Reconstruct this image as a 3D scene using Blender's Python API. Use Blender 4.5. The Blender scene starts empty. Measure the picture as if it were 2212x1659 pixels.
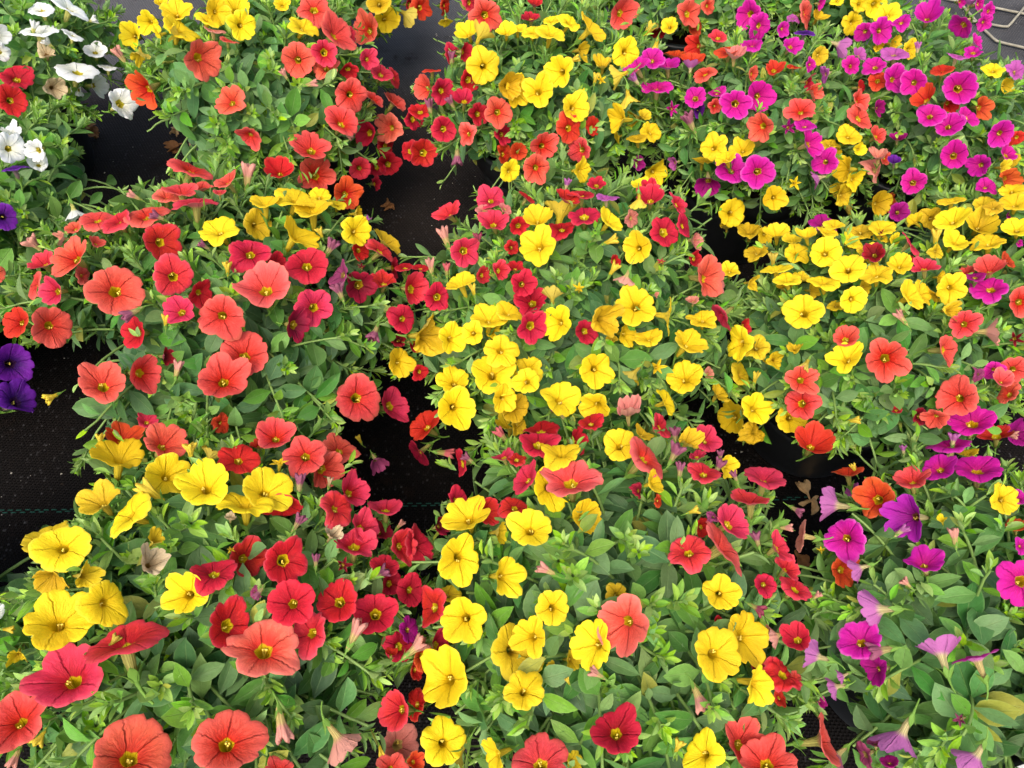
import bpy, math, random
import numpy as np
from mathutils import Vector, Matrix, Quaternion
R = math.radians
random.seed(11)
rng = np.random.default_rng(11)

# ---------------------------------------------------------------- camera, sky, sun, exposure
S = bpy.context.scene
COL = S.collection
FD = 1640.0                       # focal length in pixels of a 2212 px wide picture
PITCH = R(60.0)                   # below the horizon
CAMZ = 0.69
cam_d = bpy.data.cameras.new('camera')
cam_d.sensor_width = 36.0
cam_d.lens = 36.0 * FD / 2212.0
cam_d.clip_start = 0.02
cam_d.clip_end = 300.0
cam = bpy.data.objects.new('camera', cam_d)
COL.objects.link(cam)
cam.location = (0, 0, CAMZ)
cam.rotation_euler = (math.pi / 2 - PITCH, 0, 0)
S.camera = cam
S.render.resolution_x, S.render.resolution_y = 1024, 768

SUN_EL, SUN_AZ = R(62), R(200)
w = bpy.data.worlds.new('World')
S.world = w
w.use_nodes = True
nt = w.node_tree
nt.nodes.clear()
sky = nt.nodes.new('ShaderNodeTexSky')
sky.sky_type = 'NISHITA'
sky.sun_disc = False
sky.sun_elevation = SUN_EL
sky.sun_rotation = SUN_AZ
sky.air_density = 1.0
sky.dust_density = 6.0
sky.ozone_density = 0.6
bg = nt.nodes.new('ShaderNodeBackground')
bg.inputs['Strength'].default_value = 0.15
ow = nt.nodes.new('ShaderNodeOutputWorld')
nt.links.new(sky.outputs[0], bg.inputs['Color'])
nt.links.new(bg.outputs[0], ow.inputs['Surface'])
sd = bpy.data.lights.new('sun', 'SUN')
sd.energy = 1.0
sd.angle = R(35)
sd.color = (1.0, 0.97, 0.92)
sun = bpy.data.objects.new('sun', sd)
COL.objects.link(sun)
sdir = Vector((math.sin(SUN_AZ) * math.cos(SUN_EL), math.cos(SUN_AZ) * math.cos(SUN_EL), math.sin(SUN_EL)))
sun.rotation_euler = sdir.to_track_quat('Z', 'Y').to_euler()
S.view_settings.view_transform = 'Standard'
S.view_settings.look = 'None'
S.view_settings.gamma = 1.0
S.view_settings.exposure = 0.82
S.render.engine = 'CYCLES'
S.cycles.max_bounces = 6
S.cycles.diffuse_bounces = 3
S.cycles.transmission_bounces = 3
S.cycles.transparent_max_bounces = 4

# camera frame
CP = np.array([0, 0, CAMZ])
FWD = np.array([0, math.cos(PITCH), -math.sin(PITCH)])
RGT = np.array([1.0, 0, 0])
UPV = np.array([0, math.sin(PITCH), math.cos(PITCH)])

def ray(u, v):                    # u, v in the 2212 x 1659 frame
    d = FWD + RGT * ((u - 1106) / FD) - UPV * ((v - 829.5) / FD)
    return d / np.linalg.norm(d)

def on_plane(u, v, z):
    d = ray(u, v)
    return CP + d * ((z - CAMZ) / d[2])

def srgb(r, g, b):
    f = lambda c: (c / 255 / 12.92) if c / 255 <= 0.04045 else ((c / 255 + 0.055) / 1.055) ** 2.4
    return (f(r), f(g), f(b), 1.0)

# ---------------------------------------------------------------- object helpers
def link(o, parent=None):
    COL.objects.link(o)
    if parent is not None:
        o.parent = parent
    return o

def mesh_obj(name, verts, faces, mats, parent=None, smooth=True, uvs=None, attr=None, fmat=None):
    me = bpy.data.meshes.new(name)
    me.from_pydata([tuple(v) for v in verts], [], [tuple(f) for f in faces])
    if uvs is not None:
        l = me.uv_layers.new(name='UVMap')
        vi = np.zeros(len(me.loops), dtype=np.int64)
        me.loops.foreach_get('vertex_index', vi)
        l.data.foreach_set('uv', np.asarray(uvs, dtype=np.float32)[vi].ravel())
    if attr is not None:
        a = me.attributes.new('age', 'FLOAT', 'POINT')
        a.data.foreach_set('value', np.asarray(attr, dtype=np.float32))
    for m in mats:
        me.materials.append(m)
    if fmat is not None:
        me.polygons.foreach_set('material_index', np.asarray(fmat, dtype=np.int32))
    if smooth:
        me.polygons.foreach_set('use_smooth', np.ones(len(me.polygons), dtype=bool))
    me.update()
    o = bpy.data.objects.new(name, me)
    return link(o, parent)

def quad_mesh(name, V, F, mats, parent=None, uv=None, age=None):
    """fast path: V (n,3), F (m,4) numpy"""
    me = bpy.data.meshes.new(name)
    n, m = len(V), len(F)
    me.vertices.add(n)
    me.vertices.foreach_set('co', V.astype(np.float32).ravel())
    me.loops.add(m * 4)
    me.loops.foreach_set('vertex_index', F.astype(np.int32).ravel())
    me.polygons.add(m)
    me.polygons.foreach_set('loop_start', np.arange(0, m * 4, 4, dtype=np.int32))
    me.polygons.foreach_set('loop_total', np.full(m, 4, dtype=np.int32))
    me.polygons.foreach_set('use_smooth', np.ones(m, dtype=bool))
    if uv is not None:
        l = me.uv_layers.new(name='UVMap')
        l.data.foreach_set('uv', uv[F.ravel()].astype(np.float32).ravel())
    if age is not None:
        a = me.attributes.new('age', 'FLOAT', 'POINT')
        a.data.foreach_set('value', age.astype(np.float32))
    for mt in mats:
        me.materials.append(mt)
    me.update(calc_edges=True)
    me.validate()
    return link(bpy.data.objects.new(name, me), parent)

# ---------------------------------------------------------------- materials
class NT:
    def __init__(s, name):
        s.m = bpy.data.materials.new(name)
        s.m.use_nodes = True
        s.t = s.m.node_tree
        s.t.nodes.clear()
    def n(s, kind, **kw):
        nd = s.t.nodes.new(kind)
        for k, v in kw.items():
            if k.startswith('i_'):
                nd.inputs[k[2:].replace('_', ' ')].default_value = v
            else:
                setattr(nd, k, v)
        return nd
    def val(s, sock, v):
        if isinstance(v, bpy.types.NodeSocket):
            s.t.links.new(v, sock)
        else:
            sock.default_value = v
    def math(s, op, a, b=None, c=None, clamp=False):
        nd = s.t.nodes.new('ShaderNodeMath')
        nd.operation = op
        nd.use_clamp = clamp
        for i, x in enumerate((a, b, c)):
            if x is not None:
                s.val(nd.inputs[i], x)
        return nd.outputs[0]
    def step(s, x, e0, e1):       # smoothstep
        nd = s.t.nodes.new('ShaderNodeMapRange')
        nd.interpolation_type = 'SMOOTHSTEP'
        s.val(nd.inputs['Value'], x)
        nd.inputs['From Min'].default_value = e0
        nd.inputs['From Max'].default_value = e1
        return nd.outputs[0]
    def mix(s, f, a, b, mode='MIX'):
        nd = s.t.nodes.new('ShaderNodeMix')
        nd.data_type = 'RGBA'
        nd.blend_type = mode
        s.val(nd.inputs[0], f)
        s.val(nd.inputs[6], a)
        s.val(nd.inputs[7], b)
        return nd.outputs[2]
    def noise(s, vec, scale, detail=3, rough=0.55):
        nd = s.t.nodes.new('ShaderNodeTexNoise')
        nd.inputs['Scale'].default_value = scale
        nd.inputs['Detail'].default_value = detail
        nd.inputs['Roughness'].default_value = rough
        if vec is not None:
            s.t.links.new(vec, nd.inputs['Vector'])
        return nd.outputs[0]
    def comb(s, x, y, z=0.0):
        nd = s.t.nodes.new('ShaderNodeCombineXYZ')
        for i, a in enumerate((x, y, z)):
            s.val(nd.inputs[i], a)
        return nd.outputs[0]
    def bump(s, h, strength, dist):
        nd = s.t.nodes.new('ShaderNodeBump')
        nd.inputs['Strength'].default_value = strength
        nd.inputs['Distance'].default_value = dist
        s.t.links.new(h, nd.inputs['Height'])
        return nd.outputs[0]
    def finish(s, col, rough=0.6, normal=None, trans=0.0, tcol=None, spec=0.3, sheen=0.0):
        p = s.t.nodes.new('ShaderNodeBsdfPrincipled')
        s.val(p.inputs['Base Color'], col)
        s.val(p.inputs['Roughness'], rough)
        p.inputs['Specular IOR Level'].default_value = spec
        if sheen:
            p.inputs['Sheen Weight'].default_value = sheen
        if normal is not None:
            s.t.links.new(normal, p.inputs['Normal'])
        out = s.t.nodes.new('ShaderNodeOutputMaterial')
        if trans:
            t = s.t.nodes.new('ShaderNodeBsdfTranslucent')
            s.val(t.inputs['Color'], tcol if tcol is not None else col)
            mx = s.t.nodes.new('ShaderNodeMixShader')
            mx.inputs[0].default_value = trans
            s.t.links.new(p.outputs[0], mx.inputs[1])
            s.t.links.new(t.outputs[0], mx.inputs[2])
            s.t.links.new(mx.outputs[0], out.inputs['Surface'])
        else:
            s.t.links.new(p.outputs[0], out.inputs['Surface'])
        return s.m

def petal_material(name, main, vein, eye, back, ring, edge=None, vein_amt=0.55, tube=(0.42, 0.40, 0.10, 1), stripe=(0.10, 0.05, 0.02, 1), ring_amt=0.8, eye_r=0.43):
    """UV: x = turn (0..1, petal middles at k/5), y = way along the trumpet (0 tube base, 1 rim)"""
    N = NT(name)
    uv = N.n('ShaderNodeUVMap')
    sep = N.n('ShaderNodeSeparateXYZ')
    N.t.links.new(uv.outputs[0], sep.inputs[0])
    u, v = sep.outputs[0], sep.outputs[1]
    oi = N.n('ShaderNodeObjectInfo')
    rnd = oi.outputs['Random']
    geo = N.n('ShaderNodeNewGeometry')
    backf = geo.outputs['Backfacing']
    tc = N.n('ShaderNodeTexCoord')
    # distance to the middle line of a petal, in petal widths
    wob = N.math('MULTIPLY', N.math('SUBTRACT', N.noise(N.comb(N.math('MULTIPLY', u, 5.0), N.math('MULTIPLY', v, 5.0), N.math('MULTIPLY', rnd, 50)), 2.0, 2), 0.5), 0.17)
    f5 = N.math('FRACT', N.math('ADD', N.math('ADD', N.math('MULTIPLY', u, 5.0), wob), 0.5))
    dmid = N.math('ABSOLUTE', N.math('SUBTRACT', f5, 0.5))
    width = N.math('MULTIPLY_ADD', v, -0.045, 0.085)
    mid0 = N.math('SUBTRACT', 1.0, N.math('DIVIDE', dmid, width), clamp=True)
    mid = N.math('MULTIPLY', mid0, N.math('SUBTRACT', 1.0, N.math('MULTIPLY', N.step(v, 0.72, 1.0), 0.62)))
    # branching fine veins: noise drawn out along the petal
    dist = N.math('MULTIPLY', N.math('SUBTRACT', N.noise(tc.outputs['Object'], 5.0, 3), 0.5), 2.2)
    vn = N.noise(N.comb(N.math('ADD', N.math('MULTIPLY', u, 34.0), dist), N.math('MULTIPLY', v, 2.6), N.math('MULTIPLY', rnd, 37)), 1.5, 3, 0.6)
    ridg = N.math('SUBTRACT', 1.0, N.math('MULTIPLY', N.math('ABSOLUTE', N.math('SUBTRACT', vn, 0.5)), 13.0), clamp=True)
    fade = N.math('SUBTRACT', 1.05, N.step(v, 0.55, 1.02), clamp=True)
    fine = N.math('MULTIPLY', ridg, fade)
    vein_f = N.math('MULTIPLY', N.math('ADD', N.math('MULTIPLY', fine, 0.75), N.math('MULTIPLY', mid, 0.8), clamp=True), vein_amt)
    # soft patches
    pn = N.noise(tc.outputs['Object'], 2.4, 3)
    hsv = N.n('ShaderNodeHueSaturation')
    hsv.inputs['Color'].default_value = main
    N.val(hsv.inputs['Hue'], N.math('MULTIPLY_ADD', rnd, 0.022, 0.489))
    N.val(hsv.inputs['Value'], N.math('ADD', N.math('MULTIPLY_ADD', rnd, 0.18, 0.74), N.math('MULTIPLY', pn, 0.34)))
    base = hsv.outputs[0]
    if edge is not None:
        base = N.mix(N.math('MULTIPLY', N.step(v, 0.72, 1.0), 0.6), base, edge)
    ringf = N.math('MULTIPLY', N.math('MULTIPLY', N.math('SUBTRACT', 1.0, N.step(N.math('ADD', v, N.math('MULTIPLY', N.math('SUBTRACT', vn, 0.5), 0.35)), 0.44, 0.90)), ring_amt), N.math('MULTIPLY_ADD', N.math('FRACT', N.math('MULTIPLY', rnd, 9.7)), 0.7, 0.65), clamp=True)
    base = N.mix(ringf, base, ring)
    base = N.mix(vein_f, base, vein)
    evar = N.math('MULTIPLY', N.math('SUBTRACT', N.math('FRACT', N.math('MULTIPLY', rnd, 17.3)), 0.5), 0.11)
    sc_ = N.noise(N.comb(N.math('MULTIPLY', u, 26.0), N.math('MULTIPLY', v, 9.0), N.math('MULTIPLY', rnd, 91)), 1.0, 3, 0.6)
    base = N.mix(N.math('MULTIPLY', N.step(sc_, 0.71, 0.75), 0.55), base, back)
    rimf = N.math('MULTIPLY', N.step(v, 0.90, 1.0), N.math('MULTIPLY', N.math('FRACT', N.math('MULTIPLY', rnd, 5.9)), 0.55))
    base = N.mix(rimf, base, back)
    eyef = N.math('SUBTRACT', 1.0, N.step(N.math('ADD', evar, N.math('ADD', v, N.math('MULTIPLY', N.math('SUBTRACT', dmid, 0.2), 0.12))), eye_r - 0.025, eye_r + 0.025))
    front = N.mix(eyef, base, eye)
    # outside of the trumpet
    bk = N.mix(N.math('MULTIPLY', vein_f, 0.7), back, N.mix(0.5, back, vein))
    f15 = N.math('FRACT', N.math('MULTIPLY', u, 15.0))
    st = N.math('SUBTRACT', 1.0, N.math('MULTIPLY', N.math('ABSOLUTE', N.math('SUBTRACT', f15, 0.5)), 5.0), clamp=True)
    tb = N.mix(N.math('MULTIPLY', st, 0.75), tube, stripe)
    outer = N.mix(N.math('SUBTRACT', 1.0, N.step(v, 0.36, 0.60)), bk, tb)
    col = N.mix(backf, front, outer)
    h = N.math('ADD', N.math('MULTIPLY', mid, -0.9), N.math('MULTIPLY', vn, 0.7))
    nm = N.bump(h, 0.75, 0.0014)
    return N.finish(col, 0.62, nm, trans=0.28, spec=0.22, sheen=0.0)

M = {}
M['y'] = petal_material('petal_yellow', srgb(250, 216, 34), srgb(186, 146, 6), srgb(222, 184, 20), srgb(232, 206, 70), srgb(228, 188, 12), None, 0.25, srgb(214, 192, 50), srgb(190, 160, 30), 0.55, eye_r=0.420)
M['Y'] = petal_material('petal_dull_yellow', srgb(226, 190, 34), srgb(140, 106, 12), srgb(190, 154, 24), srgb(206, 186, 78), srgb(184, 142, 8), None, 0.42, srgb(190, 170, 56), srgb(160, 135, 30), 0.55)
M['c'] = petal_material('petal_coral', srgb(230, 88, 74), srgb(128, 14, 12), srgb(206, 176, 16), srgb(216, 122, 96), srgb(208, 44, 24), srgb(234, 98, 90), 0.66, eye_r=0.385)
M['C'] = petal_material('petal_light_coral', srgb(238, 104, 90), srgb(150, 24, 22), srgb(208, 176, 20), srgb(226, 142, 116), srgb(220, 56, 40), srgb(248, 116, 108), 0.55, eye_r=0.385)
M['o'] = petal_material('petal_orange_red', srgb(212, 60, 34), srgb(116, 12, 8), srgb(208, 170, 14), srgb(206, 112, 78), srgb(190, 30, 12), None, 0.6, eye_r=0.395)
M['O'] = petal_material('petal_dull_orange', srgb(208, 82, 38), srgb(110, 22, 10), srgb(190, 140, 20), srgb(196, 120, 80), srgb(170, 40, 12), None, 0.5, eye_r=0.390)
M['q'] = petal_material('petal_rose_red', srgb(222, 56, 78), srgb(122, 6, 22), srgb(206, 178, 14), srgb(208, 106, 108), srgb(184, 20, 32), srgb(224, 62, 86), 0.55, eye_r=0.415)
M['r'] = petal_material('petal_crimson', srgb(204, 32, 52), srgb(100, 2, 14), srgb(206, 180, 14), srgb(184, 88, 92), srgb(150, 8, 18), srgb(212, 40, 62), 0.55)
M['d'] = petal_material('petal_dark_red', srgb(146, 16, 42), srgb(74, 2, 14), srgb(170, 140, 12), srgb(158, 70, 88), srgb(92, 4, 14), srgb(164, 24, 50), 0.55)
M['m'] = petal_material('petal_magenta', srgb(204, 24, 152), srgb(136, 4, 92), srgb(196, 150, 10), srgb(206, 110, 182), srgb(180, 8, 88), None, 0.6, srgb(206, 190, 120), srgb(120, 70, 60), 0.6, eye_r=0.400)
M['M'] = petal_material('petal_deep_magenta', srgb(166, 14, 122), srgb(96, 2, 66), srgb(170, 130, 20), srgb(166, 88, 152), srgb(120, 6, 70), None, 0.55, srgb(190, 180, 120), srgb(110, 60, 60), 0.6, eye_r=0.390)
M['P'] = petal_material('petal_purple_magenta', srgb(164, 28, 158), srgb(96, 6, 100), srgb(150, 90, 60), srgb(178, 110, 190), srgb(140, 14, 110), None, 0.6, srgb(200, 190, 130), srgb(110, 60, 60), 0.6, eye_r=0.360)
M['v'] = petal_material('petal_mauve', srgb(190, 92, 168), srgb(140, 50, 124), srgb(190, 160, 90), srgb(184, 106, 166), srgb(176, 66, 140), None, 0.45, srgb(214, 202, 140), srgb(126, 82, 74), 0.5, eye_r=0.380)
M['V'] = petal_material('petal_dusky_mauve', srgb(158, 66, 104), srgb(84, 30, 64), srgb(140, 110, 60), srgb(156, 88, 112), srgb(120, 40, 84), None, 0.5, srgb(190, 176, 110), srgb(96, 56, 50), 0.5)
M['p'] = petal_material('petal_purple', srgb(104, 26, 146), srgb(34, 4, 66), srgb(50, 12, 60), srgb(134, 80, 180), srgb(44, 4, 84), None, 0.5, srgb(150, 130, 120), srgb(70, 30, 70), 0.9)
M['w'] = petal_material('petal_white', srgb(244, 246, 244), srgb(222, 224, 210), srgb(190, 176, 40), srgb(226, 228, 220), srgb(232, 230, 190), None, 0.3, srgb(216, 214, 120), srgb(176, 170, 80), 0.5)
M['k'] = petal_material('petal_faded_pink', srgb(222, 138, 122), srgb(150, 62, 56), srgb(190, 160, 90), srgb(220, 156, 138), srgb(200, 92, 70), None, 0.5, srgb(214, 196, 120), srgb(120, 74, 40), 0.5)
M['K'] = petal_material('petal_withered', srgb(206, 186, 148), srgb(120, 84, 48), srgb(140, 104, 56), srgb(196, 170, 130), srgb(160, 118, 70), None, 0.6, srgb(190, 170, 110), srgb(110, 80, 50), 0.5)

def leaf_material(name):
    N = NT(name)
    at = N.n('ShaderNodeAttribute', attribute_name='age')
    age = at.outputs['Fac']
    uv = N.n('ShaderNodeUVMap')
    sep = N.n('ShaderNodeSeparateXYZ')
    N.t.links.new(uv.outputs[0], sep.inputs[0])
    u, v = sep.outputs[0], sep.outputs[1]
    geo = N.n('ShaderNodeNewGeometry')
    ri = geo.outputs['Random Per Island']
    tc = N.n('ShaderNodeTexCoord')
    ramp = N.n('ShaderNodeValToRGB')
    e = ramp.color_ramp.elements
    e[0].position = 0.0; e[0].color = srgb(160, 200, 58)
    e[1].position = 1.0; e[1].color = srgb(68, 106, 64)
    for pos, c in ((0.2, srgb(130, 178, 58)), (0.5, srgb(94, 142, 64)), (0.75, srgb(80, 124, 66))):
        x = e.new(pos); x.color = c
    N.t.links.new(age, ramp.inputs[0])
    hsv = N.n('ShaderNodeHueSaturation')
    N.t.links.new(ramp.outputs[0], hsv.inputs['Color'])
    N.val(hsv.inputs['Hue'], N.math('MULTIPLY_ADD', ri, 0.04, 0.485))
    N.val(hsv.inputs['Saturation'], N.math('MULTIPLY_ADD', N.math('FRACT', N.math('MULTIPLY', ri, 7.3)), 0.35, 0.74))
    N.val(hsv.inputs['Value'], N.math('MULTIPLY_ADD', N.math('FRACT', N.math('MULTIPLY', ri, 13.7)), 0.5, 0.76))
    yel = N.step(N.math('FRACT', N.math('MULTIPLY', ri, 29.3)), 0.978, 0.995)
    hsvc = N.mix(N.math('MULTIPLY', yel, 0.7), hsv.outputs[0], srgb(186, 176, 70))
    d = N.math('ABSOLUTE', N.math('SUBTRACT', u, 0.5))
    rib = N.math('SUBTRACT', 1.0, N.math('DIVIDE', d, 0.035), clamp=True)
    # side veins slanting forward
    sv = N.math('FRACT', N.math('SUBTRACT', N.math('MULTIPLY', v, 5.0), N.math('MULTIPLY', d, 4.0)))
    svl = N.math('SUBTRACT', 1.0, N.math('MULTIPLY', N.math('ABSOLUTE', N.math('SUBTRACT', sv, 0.5)), 9.0), clamp=True)
    rim = N.step(d, 0.43, 0.5)
    lightc = N.mix(0.5, hsvc, srgb(176, 206, 130))
    f = N.math('ADD', N.math('MULTIPLY', rib, 0.55), N.math('ADD', N.math('MULTIPLY', svl, 0.10), N.math('MULTIPLY', rim, 0.40)), clamp=True)
    col = N.mix(f, hsvc, lightc)
    spot = N.noise(tc.outputs['Object'], 300.0, 2, 0.5)
    col = N.mix(N.math('MULTIPLY', N.step(spot, 0.74, 0.78), 0.6), col, srgb(60, 56, 34))
    dust = N.noise(tc.outputs['Object'], 60.0, 3, 0.6)
    col = N.mix(N.math('MULTIPLY', N.step(dust, 0.5, 0.75), 0.16), col, srgb(158, 158, 132))
    mott = N.noise(tc.outputs['Object'], 420.0, 3, 0.7)
    col = N.mix(1.0, col, N.comb(*(3 * [N.math('MULTIPLY_ADD', mott, 0.6, 0.70)])), 'MULTIPLY')
    col = N.mix(N.math('MULTIPLY', geo.outputs['Backfacing'], 0.35), col, srgb(150, 178, 120))
    h = N.math('ADD', N.math('MULTIPLY', rib, -1.2), N.math('ADD', N.math('MULTIPLY', svl, -0.35), N.math('MULTIPLY', mott, 0.8)))
    nm = N.bump(h, 0.55, 0.0007)
    tcol = N.mix(0.5, col, srgb(150, 200, 50))
    return N.finish(col, N.math('MULTIPLY_ADD', dust, 0.4, 0.34), nm, trans=0.30, tcol=tcol, spec=0.26)

M['leaf'] = leaf_material('leaf_green')

def simple(name, col, rough=0.6, spec=0.3, nscale=0, namt=0.3, bump=0, bdist=0.001, trans=0):
    N = NT(name)
    c = col
    nm = None
    if nscale:
        tc = N.n('ShaderNodeTexCoord')
        nz = N.noise(tc.outputs['Object'], nscale, 4)
        c = N.mix(1.0, col, N.comb(*(3 * [N.math('MULTIPLY_ADD', nz, 2 * namt, 1 - namt)])), 'MULTIPLY')
        if bump:
            nm = N.bump(nz, bump, bdist)
    return N.finish(c, rough, nm, trans=trans, spec=spec)

M['calyx'] = simple('calyx_green', srgb(112, 152, 60), 0.55, 0.3, 300, 0.25, 0.4, 0.0005, 0.12)
M['stem'] = simple('stem_green', srgb(120, 150, 78), 0.5, 0.3, 200, 0.3, 0.3, 0.0004, 0.08)
M['anther'] = simple('anther_yellow', srgb(236, 214, 90), 0.6)
M['soil'] = simple('potting_soil', srgb(52, 38, 30), 0.95, 0.1, 240, 0.8, 1.0, 0.004)
M['rod'] = simple('weathered_metal', srgb(140, 135, 118), 0.6, 0.4, 90, 0.55, 0.5, 0.001)
M['tray'] = simple('white_plastic', srgb(214, 216, 212), 0.45, 0.4, 30, 0.12)
M['litter'] = simple('dried_petal', srgb(196, 160, 112), 0.85, 0.15, 180, 0.6, 0.8, 0.001, 0.15)
M['litter_dark'] = simple('dried_petal_brown', srgb(156, 108, 66), 0.85, 0.15, 180, 0.6, 0.8, 0.001, 0.1)
M['thread'] = simple('green_thread', srgb(22, 74, 62), 0.7, 0.3, 400, 0.4)
M['grit'] = simple('pale_grit', srgb(190, 184, 172), 0.8, 0.3, 200, 0.3)

def pot_material():
    N = NT('black_plastic')
    tc = N.n('ShaderNodeTexCoord')
    nz = N.noise(tc.outputs['Object'], 14, 5, 0.7)
    sp = N.noise(tc.outputs['Object'], 260, 3, 0.7)
    dust = N.step(sp, 0.60, 0.78)
    col = N.mix(nz, srgb(30, 33, 37), srgb(54, 58, 62))
    col = N.mix(N.math('MULTIPLY', dust, 0.22), col, srgb(120, 110, 96))
    return N.finish(col, N.math('MULTIPLY_ADD', nz, 0.25, 0.33), N.bump(sp, 0.15, 0.0005), spec=0.5)
M['pot'] = pot_material()

def ground_material():
    """black woven ground-cover cloth: crossing flat tapes, dust and bright specks"""
    N = NT('woven_ground_cloth')
    tc = N.n('ShaderNodeTexCoord')
    mp = N.n('ShaderNodeMapping')
    N.t.links.new(tc.outputs['Object'], mp.inputs['Vector'])
    mp.inputs['Rotation'].default_value = (0, 0, R(2.0))
    sep = N.n('ShaderNodeSeparateXYZ')
    N.t.links.new(mp.outputs[0], sep.inputs[0])
    x, y = sep.outputs[0], sep.outputs[1]
    wav = N.noise(tc.outputs['Object'], 30, 2)
    fx = N.math('ADD', N.math('MULTIPLY', x, 1 / 0.0019), N.math('MULTIPLY', wav, 0.7))
    fy = N.math('ADD', N.math('MULTIPLY', y, 1 / 0.0027), N.math('MULTIPLY', wav, 0.5))
    cx = N.math('ABSOLUTE', N.math('SINE', N.math('MULTIPLY', fx, math.pi)))
    cy = N.math('ABSOLUTE', N.math('SINE', N.math('MULTIPLY', fy, math.pi)))
    chk = N.math('FRACT', N.math('MULTIPLY', N.math('ADD', N.math('FLOOR', fx), N.math('FLOOR', fy)), 0.5))
    over = N.math('MULTIPLY', chk, 2.0)
    h = N.math('ADD', N.math('MULTIPLY', over, N.math('POWER', cy, 0.6)), N.math('MULTIPLY', N.math('SUBTRACT', 1.0, over), N.math('MULTIPLY', N.math('POWER', cx, 0.6), 0.6)))
    dirt = N.noise(tc.outputs['Object'], 9, 6, 0.65)
    cell = N.noise(N.comb(N.math('FLOOR', fx), N.math('FLOOR', fy)), 7.7, 0)
    spark = N.step(cell, 0.66, 0.80)
    col = N.mix(h, srgb(5, 4, 4), srgb(17, 14, 13))
    col = N.mix(N.math('MULTIPLY', N.step(dirt, 0.42, 0.75), 0.30), col, srgb(36, 28, 23))
    mid_ = N.step(y, 0.42, 0.76)                    # cloth colour lightened towards the back rows to offset plant shade
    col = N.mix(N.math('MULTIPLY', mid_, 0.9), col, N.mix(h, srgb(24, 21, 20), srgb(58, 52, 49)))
    far = N.step(y, 0.80, 0.90)                     # grazing-angle sheen of the far cloth, painted in as paler grey
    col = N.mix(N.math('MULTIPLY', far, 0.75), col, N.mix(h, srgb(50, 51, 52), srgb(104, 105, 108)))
    sk = N.math('MULTIPLY', N.math('MULTIPLY', spark, h), N.step(dirt, 0.40, 0.62))
    col = N.mix(N.math('MULTIPLY', sk, 0.38), col, srgb(120, 118, 120))
    sp = N.noise(tc.outputs['Object'], 120, 4, 0.7)
    col = N.mix(N.math('MULTIPLY', N.step(sp, 0.66, 0.74), 0.35), col, srgb(110, 92, 72))
    soil = N.noise(tc.outputs['Object'], 22, 7, 0.72)
    soilf = N.math('MULTIPLY', N.step(soil, 0.54, 0.66), N.step(dirt, 0.45, 0.6))
    col = N.mix(N.math('MULTIPLY', soilf, 0.65), col, srgb(46, 33, 25))
    stain = N.noise(tc.outputs['Object'], 5.5, 3, 0.6)
    col = N.mix(N.math('MULTIPLY', N.step(stain, 0.45, 0.62), 0.35), col, srgb(14, 12, 12))
    wr = N.noise(mp.outputs[0], 4.0, 2)
    rough = N.math('MULTIPLY_ADD', dirt, 0.25, 0.62)
    return N.finish(col, rough, N.bump(N.math('ADD', h, N.math('ADD', N.math('MULTIPLY', wr, 14.0), N.math('MULTIPLY', soilf, 1.5))), 0.8, 0.0012), spec=0.10)
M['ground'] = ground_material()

# ---------------------------------------------------------------- flower meshes (unit radius, facing +Z)
PROFILE = [  # (radius, z, v)
    (0.060, -1.16, 0.00), (0.095, -0.98, 0.07), (0.125, -0.78, 0.15), (0.150, -0.60, 0.23), (0.165, -0.40, 0.31),
    (0.188, -0.28, 0.38), (0.225, -0.235, 0.43), (0.275, -0.180, 0.49), (0.36, -0.130, 0.56), (0.49, -0.078, 0.66),
    (0.64, -0.036, 0.76), (0.78, -0.010, 0.86), (0.90, -0.002, 0.94), (0.96, -0.012, 0.97), (1.0, -0.032, 1.0)]

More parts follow.
